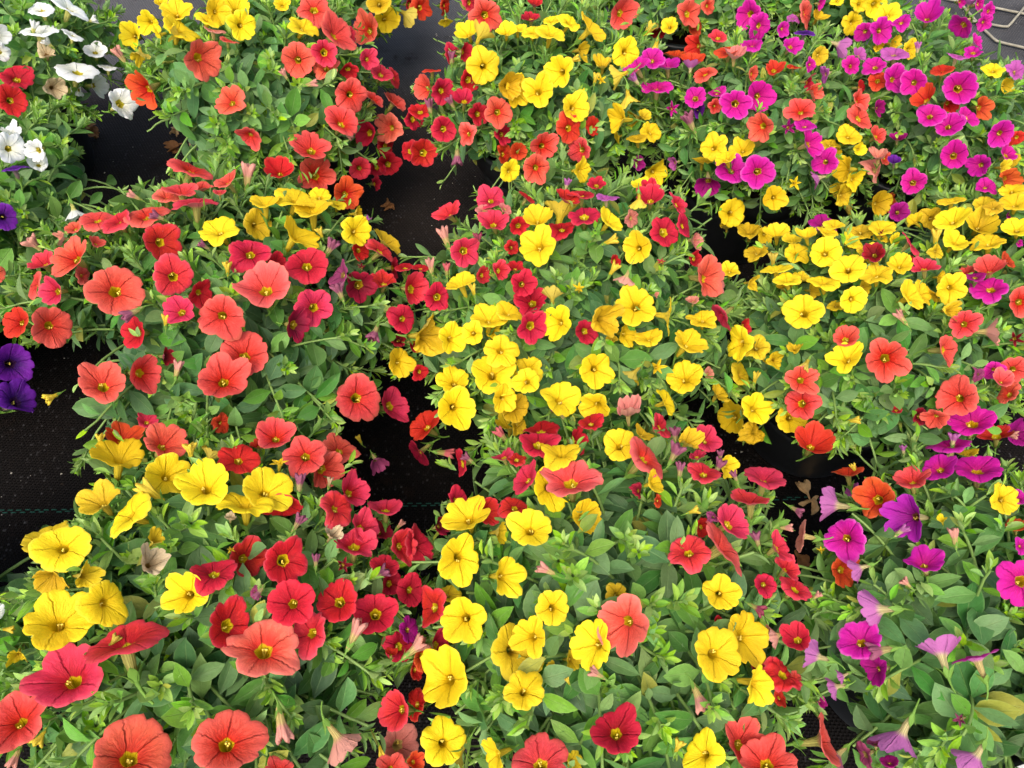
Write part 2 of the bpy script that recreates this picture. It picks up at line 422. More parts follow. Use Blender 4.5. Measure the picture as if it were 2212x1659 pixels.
def corolla(seed, lobe=0.13, notch=0.5, cup=0.0, fold=0.0, ruffle=0.03, star=False, crumple=0.0, nA=50):
    r_ = np.random.default_rng(seed)
    V, U = [], []
    ph = r_.uniform(0, 6.28, 6)
    plen = 1 + r_.uniform(-0.19, 0.15, 5)
    fdir = r_.uniform(0, math.pi)
    thr = r_.uniform(0, 6.28)
    tox, toy = r_.uniform(-0.085, 0.085, 2)
    nick = r_.uniform(0, 2 * math.pi)
    nickd = 0.10 if r_.random() < 0.3 else 0.0
    for (rad, z, v) in PROFILE:
        k = max(0.0, (v - 0.42) / 0.58)
        for i in range(nA):
            a = 2 * math.pi * i / nA
            p5 = (a / (2 * math.pi) * 5 + 0.5) % 1.0 - 0.5          # -0.5..0.5 across a petal
            pi_ = int((a / (2 * math.pi) * 5 + 0.5) // 1) % 5
            if star:
                L = (1.0 - 1.55 * abs(p5) ** 0.9) * plen[pi_]
                L = 1 + (L - 1) * k ** 1.0
                L = max(L, 0.28)
            else:
                c = max(0.0, math.cos(math.pi * p5))
                L = (1 - lobe) + lobe * c ** notch
                tip = -0.035 * math.exp(-(p5 / 0.05) ** 2)
                blend = (math.cos(2 * math.pi * p5) + 1) / 2
                L = 1 + (L * (1 + (plen[pi_] - 1) * blend) + tip - 1) * k ** 1.5
            rr = rad * L * (1 + 0.10 * math.cos(a - thr) * (v < 0.6) * (v > 0.3))
            dn = (a - nick + math.pi) % (2 * math.pi) - math.pi
            rr *= 1 - nickd * k ** 6 * math.exp(-(dn / 0.09) ** 2)
            rr *= 1 + k ** 5 * 0.012 * math.sin(23 * a + ph[4])
            sh = max(0.0, 1 - k) ** 1.2 * min(1.0, v / 0.3)
            x, y = rr * math.cos(a) + tox * sh, rr * math.sin(a) + toy * sh
            zz = z
            # crease at each petal border and a keel on each middle line
            zz += k * (-0.060 * math.exp(-((abs(p5) - 0.5) / 0.08) ** 2) - 0.030 * math.exp(-(p5 / 0.045) ** 2) + 0.03 + 0.02 * math.cos(4 * math.pi * p5))
            zz += cup * rr * rr * (v > 0.42)
            fx = x * math.cos(fdir) + y * math.sin(fdir)
            fy = -x * math.sin(fdir) + y * math.cos(fdir)
            zz += fold * (fx * fx - 0.45 * fy * fy) * (v > 0.42)
            zz += k ** 2 * ruffle * (math.sin(3 * a + ph[0]) + 0.7 * math.sin(7 * a + ph[1]) + 0.45 * math.sin(13 * a + ph[2]))
            zz += 0.13 * k * (x * math.cos(ph[3]) + y * math.sin(ph[3]))
            if crumple:
                n = math.sin(9 * x + ph[4]) * math.cos(8 * y + ph[5]) + 0.6 * math.sin(17 * y + 5 * x + ph[1])
                zz += crumple * n * k ** 0.8
                x *= 1 + crumple * 0.8 * math.sin(5 * a + ph[2]) * k
                y *= 1 + crumple * 0.8 * math.cos(4 * a + ph[3]) * k
            V.append((x, y, zz))
            U.append((i / nA, v))
    F = []
    nr = len(PROFILE)
    # seam-free turn: duplicate first column
    V2, U2 = [], []
    for j in range(nr):
        row = V[j * nA:(j + 1) * nA]
        urow = U[j * nA:(j + 1) * nA]
        V2 += row + [row[0]]
        U2 += urow + [(1.0, urow[0][1])]
    n1 = nA + 1
    for j in range(nr - 1):
        for i in range(nA):
            a = j * n1 + i
            F.append((a, a + n1, a + 1 + n1, a + 1))
    V3 = np.array(V2)
    me = bpy.data.meshes.new('flower')
    me.from_pydata(V3.tolist(), [], F)
    l = me.uv_layers.new(name='UVMap')
    vi = np.zeros(len(me.loops), dtype=np.int64)
    me.loops.foreach_get('vertex_index', vi)
    l.data.foreach_set('uv', np.array(U2, dtype=np.float32)[vi].ravel())
    me.polygons.foreach_set('use_smooth', np.ones(len(me.polygons), dtype=bool))
    me.materials.append(M['y'])
    me.update()
    return me

def closed_tube(seed, nA=30):
    """a closing or spent trumpet: pleated tube that flares a little; runs along +Z, centred on its length"""
    r_ = np.random.default_rng(seed)
    prof = [(0.10, -1.0, 0.0), (0.16, -0.8, 0.1), (0.20, -0.55, 0.2), (0.22, -0.3, 0.3), (0.25, -0.05, 0.42), (0.30, 0.2, 0.6), (0.36, 0.45, 0.75), (0.40, 0.68, 0.88), (0.34, 0.85, 1.0), (0.20, 0.72, 0.93)]
    V, U, F = [], [], []
    flare = r_.uniform(1.0, 1.7)
    ph = r_.uniform(0, 6.28)
    bx, by = r_.uniform(-0.15, 0.15, 2)
    for j, (rad, z, v) in enumerate(prof):
        k = max(0, (v - 0.35) / 0.65)
        for i in range(nA + 1):
            a = 2 * math.pi * i / nA
            pl = 1 + k * 0.34 * math.cos(5 * a + ph) + 0.05 * math.cos(10 * a)
            rr = rad * pl * (1 + (flare - 1) * k)
            zz = z + k * 0.13 * math.cos(5 * a + ph) + 0.05 * k * math.sin(3 * a + ph)
            V.append((rr * math.cos(a) + bx * (z + 1) ** 2 * 0.4, rr * math.sin(a) + by * (z + 1) ** 2 * 0.4, zz))
            U.append((i / nA, v))
    n1 = nA + 1
    for j in range(len(prof) - 1):
        for i in range(nA):
            a = j * n1 + i
            F.append((a, a + n1, a + 1 + n1, a + 1))
    me = bpy.data.meshes.new('flower')
    me.from_pydata(V, [], F)
    l = me.uv_layers.new(name='UVMap')
    vi = np.zeros(len(me.loops), dtype=np.int64)
    me.loops.foreach_get('vertex_index', vi)
    l.data.foreach_set('uv', np.array(U, dtype=np.float32)[vi].ravel())
    me.polygons.foreach_set('use_smooth', np.ones(len(me.polygons), dtype=bool))
    me.materials.append(M['y'])
    me.update()
    return me

def tube_path(pts, rads, n=6):
    pts = [np.array(p, float) for p in pts]
    V, F = [], []
    prev = None
    for k, p in enumerate(pts):
        t = pts[min(k + 1, len(pts) - 1)] - pts[max(k - 1, 0)]
        t /= np.linalg.norm(t) + 1e-9
        if prev is None:
            a = np.cross(t, [0, 0, 1.0])
            if np.linalg.norm(a) < 0.1:
                a = np.cross(t, [1.0, 0, 0])
        else:
            a = prev - t * np.dot(prev, t)
        a /= np.linalg.norm(a)
        prev = a
        b = np.cross(t, a)
        for i in range(n):
            an = 2 * math.pi * i / n
            V.append(p + rads[k] * (a * math.cos(an) + b * math.sin(an)))
    for k in range(len(pts) - 1):
        for i in range(n):
            F.append((k * n + i, k * n + (i + 1) % n, (k + 1) * n + (i + 1) % n, (k + 1) * n + i))
    return V, F

def calyx_mesh(seed, base=-1.16, reach=0.62, open_=0.26):
    """five narrow sepals round the foot of the trumpet plus the flower stalk"""
    r_ = np.random.default_rng(seed)
    V, F = [], []
    for k in range(5):
        a = 2 * math.pi * (k + 0.5) / 5 + r_.uniform(-0.15, 0.15)
        ca, sa = math.cos(a), math.sin(a)
        L = reach * r_.uniform(0.8, 1.15)
        op = open_ * r_.uniform(0.7, 1.5)
        b = len(V)
        for j in range(6):
            t = j / 5
            rr = 0.075 + op * t ** 1.5 + 0.04 * t
            z = base - 0.04 + L * (t - 0.18 * t * t)
            w_ = (0.055 + 0.075 * math.sin(math.pi * min(1, t * 0.9 + 0.1))) * (1 - t ** 4) + 0.004
            for s_ in (-1, 0, 1):
                d = rr + (0.03 if s_ == 0 else 0.0)
                V.append((d * ca - s_ * w_ * sa, d * sa + s_ * w_ * ca, z))
        for j in range(5):
            for s_ in range(2):
                p = b + j * 3 + s_
                F.append((p, p + 1, p + 4, p + 3))
    bx, by = r_.uniform(-0.5, 0.5, 2)
    pts = [(0, 0, base + 0.05), (0.01, 0, base - 0.12), (bx * 0.12, by * 0.12, base - 0.32), (bx * 0.3, by * 0.3, base - 0.52), (bx * 0.6, by * 0.6, base - 0.72)]
    tv, tf = tube_path(pts, [0.085, 0.07, 0.045, 0.042, 0.04], 6)
    o = len(V)
    V += [tuple(p) for p in tv]
    F += [tuple(i + o for i in f) for f in tf]
    me = bpy.data.meshes.new('calyx')
    me.from_pydata(V, [], F)
    me.polygons.foreach_set('use_smooth', np.ones(len(me.polygons), dtype=bool))
    me.materials.append(M['calyx'])
    me.update()
    return me

def stamen_mesh(seed):
    r_ = np.random.default_rng(seed)
    V, F = [], []
    for k in range(4):
        x, y = r_.uniform(-0.07, 0.07, 2)
        zc = -0.30 + r_.uniform(-0.06, 0.04)
        s_ = r_.uniform(0.028, 0.04)
        b = len(V)
        for j, (rr, zz) in enumerate(((0.3, -1), (1, -0.4), (1, 0.4), (0.35, 1))):
            for i in range(6):
                a = 2 * math.pi * i / 6
                V.append((x + s_ * rr * math.cos(a), y + s_ * rr * math.sin(a) * 0.8, zc + s_ * zz))
        for j in range(3):
            for i in range(6):
                F.append((b + j * 6 + i, b + j * 6 + (i + 1) % 6, b + (j + 1) * 6 + (i + 1) % 6, b + (j + 1) * 6 + i))
        F.append(tuple(b + 18 + i for i in range(6)))
        tv, tf = tube_path([(x * 0.3, y * 0.3, -0.8), (x * 0.7, y * 0.7, -0.5), (x, y, zc)], [0.010] * 3, 4)
        o = len(V)
        V += [tuple(p) for p in tv]
        F += [tuple(i + o for i in f) for f in tf]
    me = bpy.data.meshes.new('stamens')
    me.from_pydata(V, [], F)
    me.polygons.foreach_set('use_smooth', np.ones(len(me.polygons), dtype=bool))
    me.materials.append(M['anther'])
    me.update()
    return me

OPEN = [corolla(100 + i, lobe=[0.15, 0.19, 0.23, 0.17, 0.27, 0.20][i % 6], notch=[0.5, 0.6, 0.75][i % 3],
                cup=[0.10, 0.26, -0.08, 0.16, 0.38, -0.18, 0.06][i % 7], fold=[0.08, -0.2, 0.24, 0.0, 0.34][i % 5],
                ruffle=[0.03, 0.05, 0.075][i % 3]) for i in range(24)]
CUPS = [corolla(200 + i, lobe=0.15, notch=0.5, cup=[0.5, 0.62, 0.42, 0.55][i], fold=[0.1, -0.15, 0.2, 0.0][i], ruffle=0.04) for i in range(4)]
SIDE = [corolla(230 + i, lobe=0.14, notch=0.5, cup=[-0.05, -0.20, -0.12, 0.10, -0.02][i], fold=[0.05, 0.12, -0.10, 0.16, -0.18][i], ruffle=0.035) for i in range(5)]
STARS = [corolla(300 + i, star=True, cup=[0.3, 0.1, 0.45][i], ruffle=0.01) for i in range(3)]
CRUMP = [corolla(400 + i, lobe=0.16, cup=[0.5, -0.3, 0.7, 0.3][i], fold=[0.5, -0.5, 0.3, 0.7][i], ruffle=0.06, crumple=0.11) for i in range(4)]
TUBES = [closed_tube(500 + i) for i in range(5)]
CALYX = [calyx_mesh(600 + i) for i in range(5)]
CALYX_B = [calyx_mesh(650 + i, base=-1.0, reach=0.85, open_=0.28) for i in range(3)]
STAM = [stamen_mesh(700 + i) for i in range(4)]

# ---------------------------------------------------------------- plants: (picture centre, canopy radius, height, ...)
# key: u, v, radius, top height, shoots, leaf size, tightness, seed, label
PL = {
 'A1': (475, 1335, .148, .105, 1.10, 'lower left plant with big coral flowers in front, yellow behind and crimson at right'),
 'A2': (1325, 1300, .150, .105, 1.12, 'lower middle plant with large yellow flowers, broad leaves and one big coral flower at back'),
 'A3': (2090, 1370, .138, .090, 1.05, 'leggy lower right plant with sparse magenta and pale mauve flowers among many leaves'),
 'B1': (468, 703, .170, .100, .98, 'plant left of centre, mostly coral and crimson flowers with a yellow cluster at its back'),
 'B2': (1242, 680, .157, .100, .93, 'centre plant, crimson flowers at its left and back, yellow flowers over its front'),
 'B3': (1850, 755, .124, .095, .93, 'plant right of centre, dense yellow band on top, coral below, black pot showing left'),
 'B4': (2185, 640, .125, .100, .95, 'plant at the right edge with yellow flowers behind, coral and magenta ones in front'),
 'C1': (560, 215, .138, .100, 1.0, 'upper left plant, yellow at back left, plain leaves in the middle, coral round its front'),
 'C2': (1180, 235, .138, .095, .88, 'upper middle plant, dark red flowers on its left half, yellow ones on its right half'),
 'C3': (1640, 285, .120, .095, .80, 'plant with magenta, coral and yellow flowers in a wide black pot whose side is bare'),
 'C4': (1985, 268, .130, .100, .80, 'upper right plant thick with magenta flowers, nearest to the pale metal rods'),
 'D1': (720, -60, .120, .100, .85, 'back row plant with golden yellow flowers hanging over bare cloth, behind the upper left plant'),
 'D2': (1165, -60, .115, .085, .80, 'back row plant with orange and crimson flowers at the top edge of the middle'),
 'D3': (1480, -25, .130, .090, .78, 'back row plant with sparse coral flowers and one small round yellow flower'),
 'D4': (1780, -50, .125, .090, .78, 'back row plant with yellow and dusky purple flowers, last before the metal rods'),
 'W1': (70, 150, .120, .095, .85, 'plant with many white flowers trailing over the cloth, in the upper left corner'),
 'W2': (30, 430, .108, .085, .95, 'left edge plant with two large white flowers in front and light green shoots beside purple'),
 'L1': (-215, 640, .150, .090, 1.1, 'plant mostly beyond the left edge, showing only two deep purple flowers'),
 'L2': (-175, 1340, .105, .090, 1.2, 'plant beyond the lower left edge reaching in with the rim of one white flower'),
}
CANZ = 0.145        # height of the widest part of each canopy
plants = {}
for k, (u, v, rad, rz, lsz, label) in PL.items():
    c = on_plane(u, v, CANZ)
    plants[k] = dict(c=c, r=rad, rz=rz, ls=lsz, label=label, fl=[])

def hit(p, d, grow=1.0):
    """first hit of the view ray with a canopy; else the closest approach"""
    e = np.array([p['r'], p['r'], p['rz']]) * grow
    o = (CP - p['c']) / e
    dd = d / e
    a, b, c = dd @ dd, 2 * o @ dd, o @ o - 1
    disc = b * b - 4 * a * c
    if disc > 0:
        return (-b - math.sqrt(disc)) / (2 * a), 0.0
    t = -b / (2 * a)
    return t, math.sqrt((o + dd * t) @ (o + dd * t)) - 1

# ---------------------------------------------------------------- flowers read off the photograph
# tile origin lines 'T x y'; then x y radius tilt direction colour+kind
DATA = """
T 0 0
350 70 120 70 100 w
610 60 155 78 60 w
340 262 175 84 90 w
635 295 95 75 70 w
-10 310 90 30 0 w
10 450 85 20 0 w
655 590 175 66 75 w
930 570 90 82 90 w-
1050 900 150 42 30 w
830 745 110 50 0 w-
90 1280 145 22 0 w
312 1300 105 42 200 w
90 1140 80 60 90 w-x
460 760 95 20 0 Kx
330 1420 85 40 90 w-x
690 780 60 50 0 w-x
400 470 75 40 90 Kx
820 440 95 50 90 w-
790 178 45 80 20 wb
290 245 60 80 70 wb
425 380 50 80 130 wb
140 655 160 48 80 r
105 870 132 14 0 r
125 1440 125 78 100 p
1390 20 65 45 100 y
1525 100 150 48 90 y
1290 190 105 30 200 y
1140 300 118 35 160 y
1560 240 170 65 65 y
1220 470 80 60 270 Yx
1370 310 80 75 200 y-
1520 300 90 88 150 y
1870 100 118 20 0 y
1800 160 110 62 65 y
2040 80 135 25 90 y-
2095 220 136 18 0 y
1742 520 186 32 0 c
1262 765 165 42 200 o
1985 885 150 45 140 c
1850 255 100 78 80 k
1975 345 80 78 80 c
2160 1180 115 42 240 c
1655 1438 200 72 65 c
1570 1650 150 72 90 c-
1730 1625 120 68 90 c-
1960 1560 130 72 120 c
2140 1530 110 88 80 kb
1045 490 80 88 120 kb
T 1000 0
225 45 72 40 90 y
410 225 140 55 60 y
1060 20 120 28 90 Y
1120 165 130 18 0 y-
1295 130 100 112 330 Y
500 70 155 40 90 c
700 290 175 60 40 c
775 285 100 42 20 r-
955 258 155 42 160 c
592 460 125 8 0 q
360 525 160 15 200 c-
600 575 125 38 90 c-
965 512 95 18 0 q
1090 635 110 48 60 q
1205 670 98 72 20 q
800 610 82 38 270 r-
822 820 150 12 0 c
1020 860 100 62 45 c-
745 1043 165 48 60 c
1150 1110 155 46 180 C
1200 880 120 75 50 c
465 1278 170 33 90 c
515 1510 165 14 0 c
200 1480 122 40 90 o-
900 1455 105 8 0 q
970 1160 112 38 180 r-
1120 1260 90 30 0 r-
1150 1420 108 28 0 r-
1050 1450 85 38 0 r-
1035 1590 65 55 0 r-
780 1680 142 20 0 o
1430 60 112 33 0 o
1330 40 70 50 0 r-
1640 50 75 55 0 o-
1850 20 90 48 0 q
1990 135 148 18 0 c
1640 200 70 55 270 Y-
1830 290 100 50 110 y
1950 310 105 98 60 y
2165 280 92 48 90 y
1967 570 160 8 0 y
1690 470 90 48 0 r-
1800 450 92 58 0 r-
1850 690 112 42 0 r-
1520 600 85 78 90 o
1465 755 110 35 180 c
1612 782 122 38 0 r
1790 870 100 53 90 r
1410 960 100 48 90 r
1360 1030 100 38 0 r
1625 1120 122 22 0 r
1440 1315 130 18 0 r
1315 1305 100 48 180 r-
1815 1155 112 38 180 C
1930 985 105 28 0 r-
2095 970 132 18 0 c
2140 1160 100 38 0 r-
2150 1330 100 48 0 o-
2170 740 120 30 0 Yx
2197 1480 105 28 0 y
1500 930 72 85 100 Vb
1690 510 60 85 90 Vb
1690 895 60 85 120 Vb
1740 1345 75 80 270 Vb
470 730 60 85 10 kb
780 1150 65 85 330 kb
250 650 50 80 120 kb
T 2000 0
200 40 75 58 90 r-
160 160 88 55 90 r-
50 250 85 72 90 y
170 270 95 65 90 y
330 275 145 62 80 y
500 182 112 60 60 y
340 175 82 72 90 y
690 250 155 78 40 y
990 456 140 24 0 y
945 110 138 33 0 c
1525 110 125 42 20 c
1700 50 85 48 0 c
1570 235 80 38 0 o-
1360 225 82 28 90 y
1170 270 80 95 60 yb
1245 395 65 80 260 yb
1250 270 80 58 270 d-
2050 137 122 22 180 m
2140 230 125 38 0 m-
2070 375 105 68 90 m
1780 320 83 52 90 q
1590 400 105 42 180 o
1400 475 115 72 90 o
1560 540 100 50 90 o-
1215 510 112 42 90 m
1080 575 125 58 120 m
1340 565 122 64 100 m
1870 435 112 70 90 o
1545 575 75 98 90 v
1920 490 95 60 90 kx
410 615 145 26 180 y
225 795 152 20 90 y
50 780 140 26 0 y
545 930 145 30 30 y
600 445 95 55 0 Y-
780 570 88 58 90 Y-x
530 520 55 85 20 yb
925 1035 140 58 180 y
920 650 112 100 200 y
1010 850 100 92 280 y
500 1105 135 28 0 o
705 1090 95 42 0 o-
1070 1030 100 58 200 Y-
1140 1000 70 58 60 Y-
1205 1130 105 50 60 y
1080 1180 105 66 100 Y
900 1190 65 80 200 Y-
278 1260 134 15 0 c
575 1300 130 30 180 c
200 1460 132 8 0 c
50 1310 85 18 0 o-
605 1480 120 50 0 y
1240 1495 125 33 330 y
1115 1600 95 58 90 y
1250 737 145 60 90 m
1582 842 105 22 90 m
1660 630 110 64 120 c
1770 790 92 58 90 m-
1760 915 72 28 0 c-
1932 902 145 8 0 m
2130 830 140 24 0 m-
1385 940 68 20 0 ms
1540 1065 92 80 120 Vb
1620 950 80 50 0 p-
2150 1105 132 24 180 c
1740 1268 130 26 90 y
1995 1290 112 38 90 y-
1850 1360 112 58 110 y
1895 1462 140 30 90 m
2130 1482 148 14 0 m
1685 1580 125 40 270 M
1090 1405 68 40 0 M-
1640 1390 92 66 90 Y-
1400 1410 62 60 200 v-
730 1590 85 40 90 r
1200 1640 82 50 90 r
720 685 50 82 80 yb
770 690 55 40 60 ys
610 795 48 40 90 ys
1070 695 60 82 130 vb
2080 640 65 58 0 c-
470 1600 55 82 80 vb
T 3000 0
600 0 62 42 90 y
795 30 82 28 0 y
930 30 122 28 0 y-
1040 110 117 45 90 y
730 205 105 28 0 y
440 150 85 60 60 Y
335 115 120 68 20 C
450 30 55 50 0 m
130 250 68 40 0 m
220 150 60 60 90 vx
320 275 95 72 80 p
200 397 98 52 60 m
610 395 95 100 340 v
825 275 86 24 180 m
985 265 120 33 0 m
1150 185 88 55 100 m
1370 142 117 46 90 m
1665 232 128 46 230 m
1872 190 75 40 0 m
1915 90 75 48 0 m
1830 30 85 58 20 m
1735 30 70 90 90 v
1660 20 50 40 0 m
1795 365 75 60 40 m
1780 445 85 58 90 m
1640 475 100 78 80 v
1080 380 85 50 0 Y-
960 400 65 60 0 y-
1230 430 85 40 0 y-
790 470 85 60 60 v
1100 450 125 62 90 v
1295 420 52 88 90 vb
370 558 62 38 0 m
725 562 88 28 0 m
918 562 110 42 90 m
945 697 90 26 90 o
1090 675 122 40 0 m
1253 708 120 5 0 m
1655 757 150 14 0 m
1510 590 112 68 90 o
1350 855 118 52 120 o
450 480 92 45 0 Y-
60 600 92 42 90 o
220 575 60 75 90 o-
350 710 82 60 0 r-x
380 800 75 60 0 c-x
480 645 82 60 200 v-
795 760 75 65 0 o-
790 875 102 60 30 c
800 1015 135 58 35 c
945 1165 102 60 45 c
285 950 137 46 100 c
178 1098 76 25 0 Ms
325 1075 92 55 90 m
358 1255 128 45 20 m
482 1395 125 24 180 m
955 930 75 45 0 M-
1120 1200 70 50 90 M-
705 1170 117 48 60 y
790 1290 65 40 0 y
530 1240 85 55 90 Y-
595 1325 68 60 0 y-
672 1465 128 48 180 y
745 1552 100 42 0 y
620 1620 95 50 90 Y-
232 1580 62 15 0 ys
430 1545 85 95 200 v
935 1460 110 60 20 kx
950 1360 85 60 90 kx
1020 1370 70 50 0 c-
1090 1400 65 60 90 p
1415 990 120 30 90 m
1570 1085 120 20 90 m
1733 1005 115 58 45 m
1840 930 108 42 0 O-
1560 900 90 40 0 o-
1257 1575 115 12 0 m
1607 1337 123 10 0 m
1822 1430 115 30 180 m
2005 1158 122 20 0 m
2155 1190 72 30 0 o
2060 1332 90 58 45 m
2130 1385 70 50 0 Y-
2030 1450 80 50 0 Y-
2055 1550 92 40 0 Ox
1882 1605 95 48 90 m
1945 600 90 44 90 y
2155 605 105 50 30 v
2050 740 70 50 0 Y-
2110 1640 105 40 90 y
T 0 750
30 218 127 18 0 p
640 175 95 88 280 w
90 1480 182 14 0 p
-40 705 92 30 0 c
1440 30 125 66 90 C-
1900 5 65 72 90 c
1690 82 200 78 90 q
1265 180 205 66 110 c
1000 240 155 72 120 q
832 228 155 64 110 c
640 310 82 58 120 c
622 575 192 44 140 c
840 440 75 58 60 C-
725 720 92 50 0 C-
370 610 130 60 130 q
285 800 125 68 160 c
475 855 137 46 180 q
1005 845 248 20 100 c
455 1165 200 24 0 c
150 1130 152 48 160 o-
1395 425 172 20 0 r
1495 716 186 8 0 q
1165 1220 150 45 180 r-
1555 1030 150 40 140 q
1730 880 132 38 0 r-
1908 1077 212 16 180 c
1880 320 182 55 120 y
2220 280 145 32 0 Y-
2120 1400 222 22 90 c-
1930 1625 230 20 90 c
885 1645 205 28 90 c
1215 1570 175 35 0 c
1430 1420 80 50 0 d-
1165 40 60 85 150 kb
310 470 85 85 130 kb
1370 215 65 85 150 Vb
1145 1045 90 85 210 Vb
1430 1120 60 80 90 yb
1530 1540 80 85 80 kb
1965 665 60 80 90 yb
540 405 62 70 180 kx
1770 470 55 80 140 Vb
T 1000 750
-55 535 178 24 90 r
80 88 150 72 90 y
350 50 182 62 70 y
545 25 120 50 90 y
490 145 200 68 90 y
700 95 90 60 80 y-
372 380 200 60 50 y
870 338 155 36 0 y
865 195 75 58 0 y-
1130 430 150 78 45 Y
960 240 58 60 90 vs
80 825 248 42 100 C
447 630 190 30 90 r
170 620 105 38 0 r-
490 988 172 15 0 q
345 1140 152 35 0 d
735 715 118 55 160 V
890 815 148 16 0 d
1105 770 122 55 80 r
1190 660 92 58 0 r-
900 500 100 35 0 o-
1085 500 140 65 45 q
1285 640 100 66 90 r
1420 650 82 66 90 r
1345 832 145 38 0 q
1560 910 125 6 0 r
1265 1092 135 22 0 r
1665 178 130 55 130 q
1635 400 95 85 110 kb
1800 520 146 10 0 q
2020 57 135 38 90 q
1970 150 85 65 90 k
2060 258 140 44 100 q
2150 140 65 60 60 k
2110 680 95 38 0 q
1960 720 82 48 0 q-
1920 420 62 80 90 db
1510 650 75 80 100 kb
1650 680 62 80 90 qb
1770 785 152 72 110 y
1880 850 58 80 100 yb
1225 1270 85 50 90 d-
1360 1300 95 38 0 r-
1455 1245 180 48 0 Yx
1690 1257 148 30 0 y
1872 1220 115 15 180 y
2050 1200 88 35 0 y-
2010 1090 158 55 90 y
2120 1375 168 18 90 y
2045 1560 200 20 90 y
1243 1475 142 28 0 y
1710 1640 152 30 90 y-
1420 1560 82 40 0 r-
1030 1210 78 70 250 Vb
910 645 42 50 90 ds
640 490 85 85 60 Vb
560 360 50 80 110 yb
725 870 80 85 110 Vb
T 2000 750
55 290 92 8 0 r
0 480 72 20 0 r-
130 40 92 74 60 r
470 62 122 58 60 r
625 195 150 50 90 r
600 15 122 72 90 r
430 310 122 58 90 r-
820 40 100 72 90 v
224 233 140 42 90 y
415 175 168 100 80 y-
222 470 188 34 130 y
850 240 142 64 55 y
1090 80 85 100 270 y
1089 485 136 14 180 y
1190 60 122 48 90 r
1440 100 112 55 30 q
1500 290 115 60 20 r
1570 425 82 58 0 k-
1325 343 150 34 20 r
1040 230 82 50 0 k-
1580 580 82 50 0 r-
1685 735 190 58 0 c
1800 800 72 60 0 k-
985 745 92 100 250 k
890 600 72 50 0 r-
1560 940 62 60 90 k-
1878 680 92 42 90 y
1910 176 136 24 0 y
2045 335 110 60 90 Y
2190 370 82 30 0 y
2110 510 115 55 90 Y-
2060 790 68 60 0 Yx
1850 310 55 60 90 Yx
1290 600 48 40 90 qs
578 830 62 40 90 ys
350 900 102 112 90 Y
870 675 65 82 60 yb
845 430 70 82 20 yb
100 795 124 10 0 r
30 650 82 48 90 r-
165 950 152 24 90 r-
170 1172 148 14 0 r
-20 1030 132 55 70 y
402 1135 165 32 180 y
640 1210 125 28 0 r-
785 1110 148 33 0 Yx
1063 990 200 14 90 y
985 1225 112 38 0 y-
1180 1255 118 50 90 y
860 1265 65 50 90 Y-
1365 1080 165 86 350 y
1530 1300 178 56 50 y
1645 1093 132 42 90 y
1800 1080 142 72 220 q
2000 1160 75 50 0 r-
1950 1298 168 45 180 y
2110 1335 122 28 90 Y
1260 1515 80 25 0 ys
1490 1605 170 32 90 y
1050 1575 95 98 230 Y
720 1545 166 12 0 y
135 1530 150 28 90 y-
120 1630 132 20 90 y
1990 1570 125 66 20 Y-
2100 1610 60 80 80 yb
2200 1450 50 40 0 Y-
1700 1570 65 50 0 k-
1240 890 30 50 0 kx
T 3000 750
55 50 112 18 0 y
650 30 105 48 0 Y
948 100 115 38 0 Y
1035 100 110 58 0 O-
1130 172 94 22 0 M
700 160 75 78 110 Yb
490 275 135 48 60 M-
580 277 96 64 75 y
510 335 102 62 70 y
80 367 116 52 90 y
340 385 95 58 100 y
210 410 92 66 90 y-
800 335 112 42 90 Y-
985 305 122 65 80 y
740 410 102 62 60 y-
970 390 70 60 90 y-
1100 425 72 58 0 y-
980 360 45 50 0 ds
500 516 150 26 90 y
248 520 112 38 90 y-
45 590 62 80 90 Yb
697 652 152 22 90 y
870 560 115 48 50 y-
695 455 65 60 60 Y-
910 530 106 33 90 d
942 700 140 54 90 y
1140 630 113 42 80 y
75 657 135 72 90 y
172 752 114 66 95 y
290 745 85 60 60 Y-
150 830 85 60 90 Y-
380 850 75 50 0 Y-
492 765 140 64 90 y
298 1041 175 16 90 y
740 930 130 26 0 y
835 820 75 48 0 Y-
590 975 75 50 90 Y-
1242 893 152 62 35 y
1335 880 132 58 40 y-
1430 900 72 60 230 Y-
1582 825 140 24 0 y
1480 740 65 50 0 y-
1270 247 88 55 130 y
1420 230 105 28 0 Y-
1590 232 150 52 100 y
1580 60 110 72 90 y
1870 110 95 50 90 Y-
1950 125 85 50 90 Y
1830 290 138 42 60 Y-
2130 92 122 55 90 y
2155 312 128 42 90 y
1902 422 146 55 90 y
1622 420 132 60 60 y
1450 400 75 88 90 yb
1460 515 75 50 0 Y-
1250 445 125 83 40 q
1360 658 112 58 90 q
1230 590 45 40 0 r-
1915 667 140 50 90 c
2070 590 90 68 40 O
1720 700 65 50 90 c-
1788 725 88 55 90 M
1905 825 162 48 90 m
2190 950 155 28 0 c
1700 1140 140 14 0 c
1570 1030 85 50 0 Yx
1915 1210 130 88 0 k
1540 1370 155 64 0 c
2135 1272 72 25 0 ds
675 1260 123 34 100 c
685 1432 156 36 110 y
1015 1452 200 12 0 c
285 1620 150 22 0 c
60 1455 80 30 0 Yx
230 1352 65 40 90 Yx
1150 1090 75 84 130 kb
1957 1540 92 28 0 m-
2130 1535 128 18 0 c
1830 1580 65 50 0 Vx
2025 1625 100 50 60 C
2090 200 48 40 0 m-
2170 440 35 40 0 m-
330 1480 60 82 240 Yb
T 0 1500
150 130 195 48 40 p
1430 510 212 42 60 c
1075 470 175 44 90 o-
1275 320 95 38 90 q-
1023 620 252 60 90 y
1440 800 212 30 60 y-
1762 865 235 34 100 y
2120 1005 245 60 95 y
870 1020 195 48 130 Y
1105 1102 225 62 150 y
1820 620 110 95 60 Y-
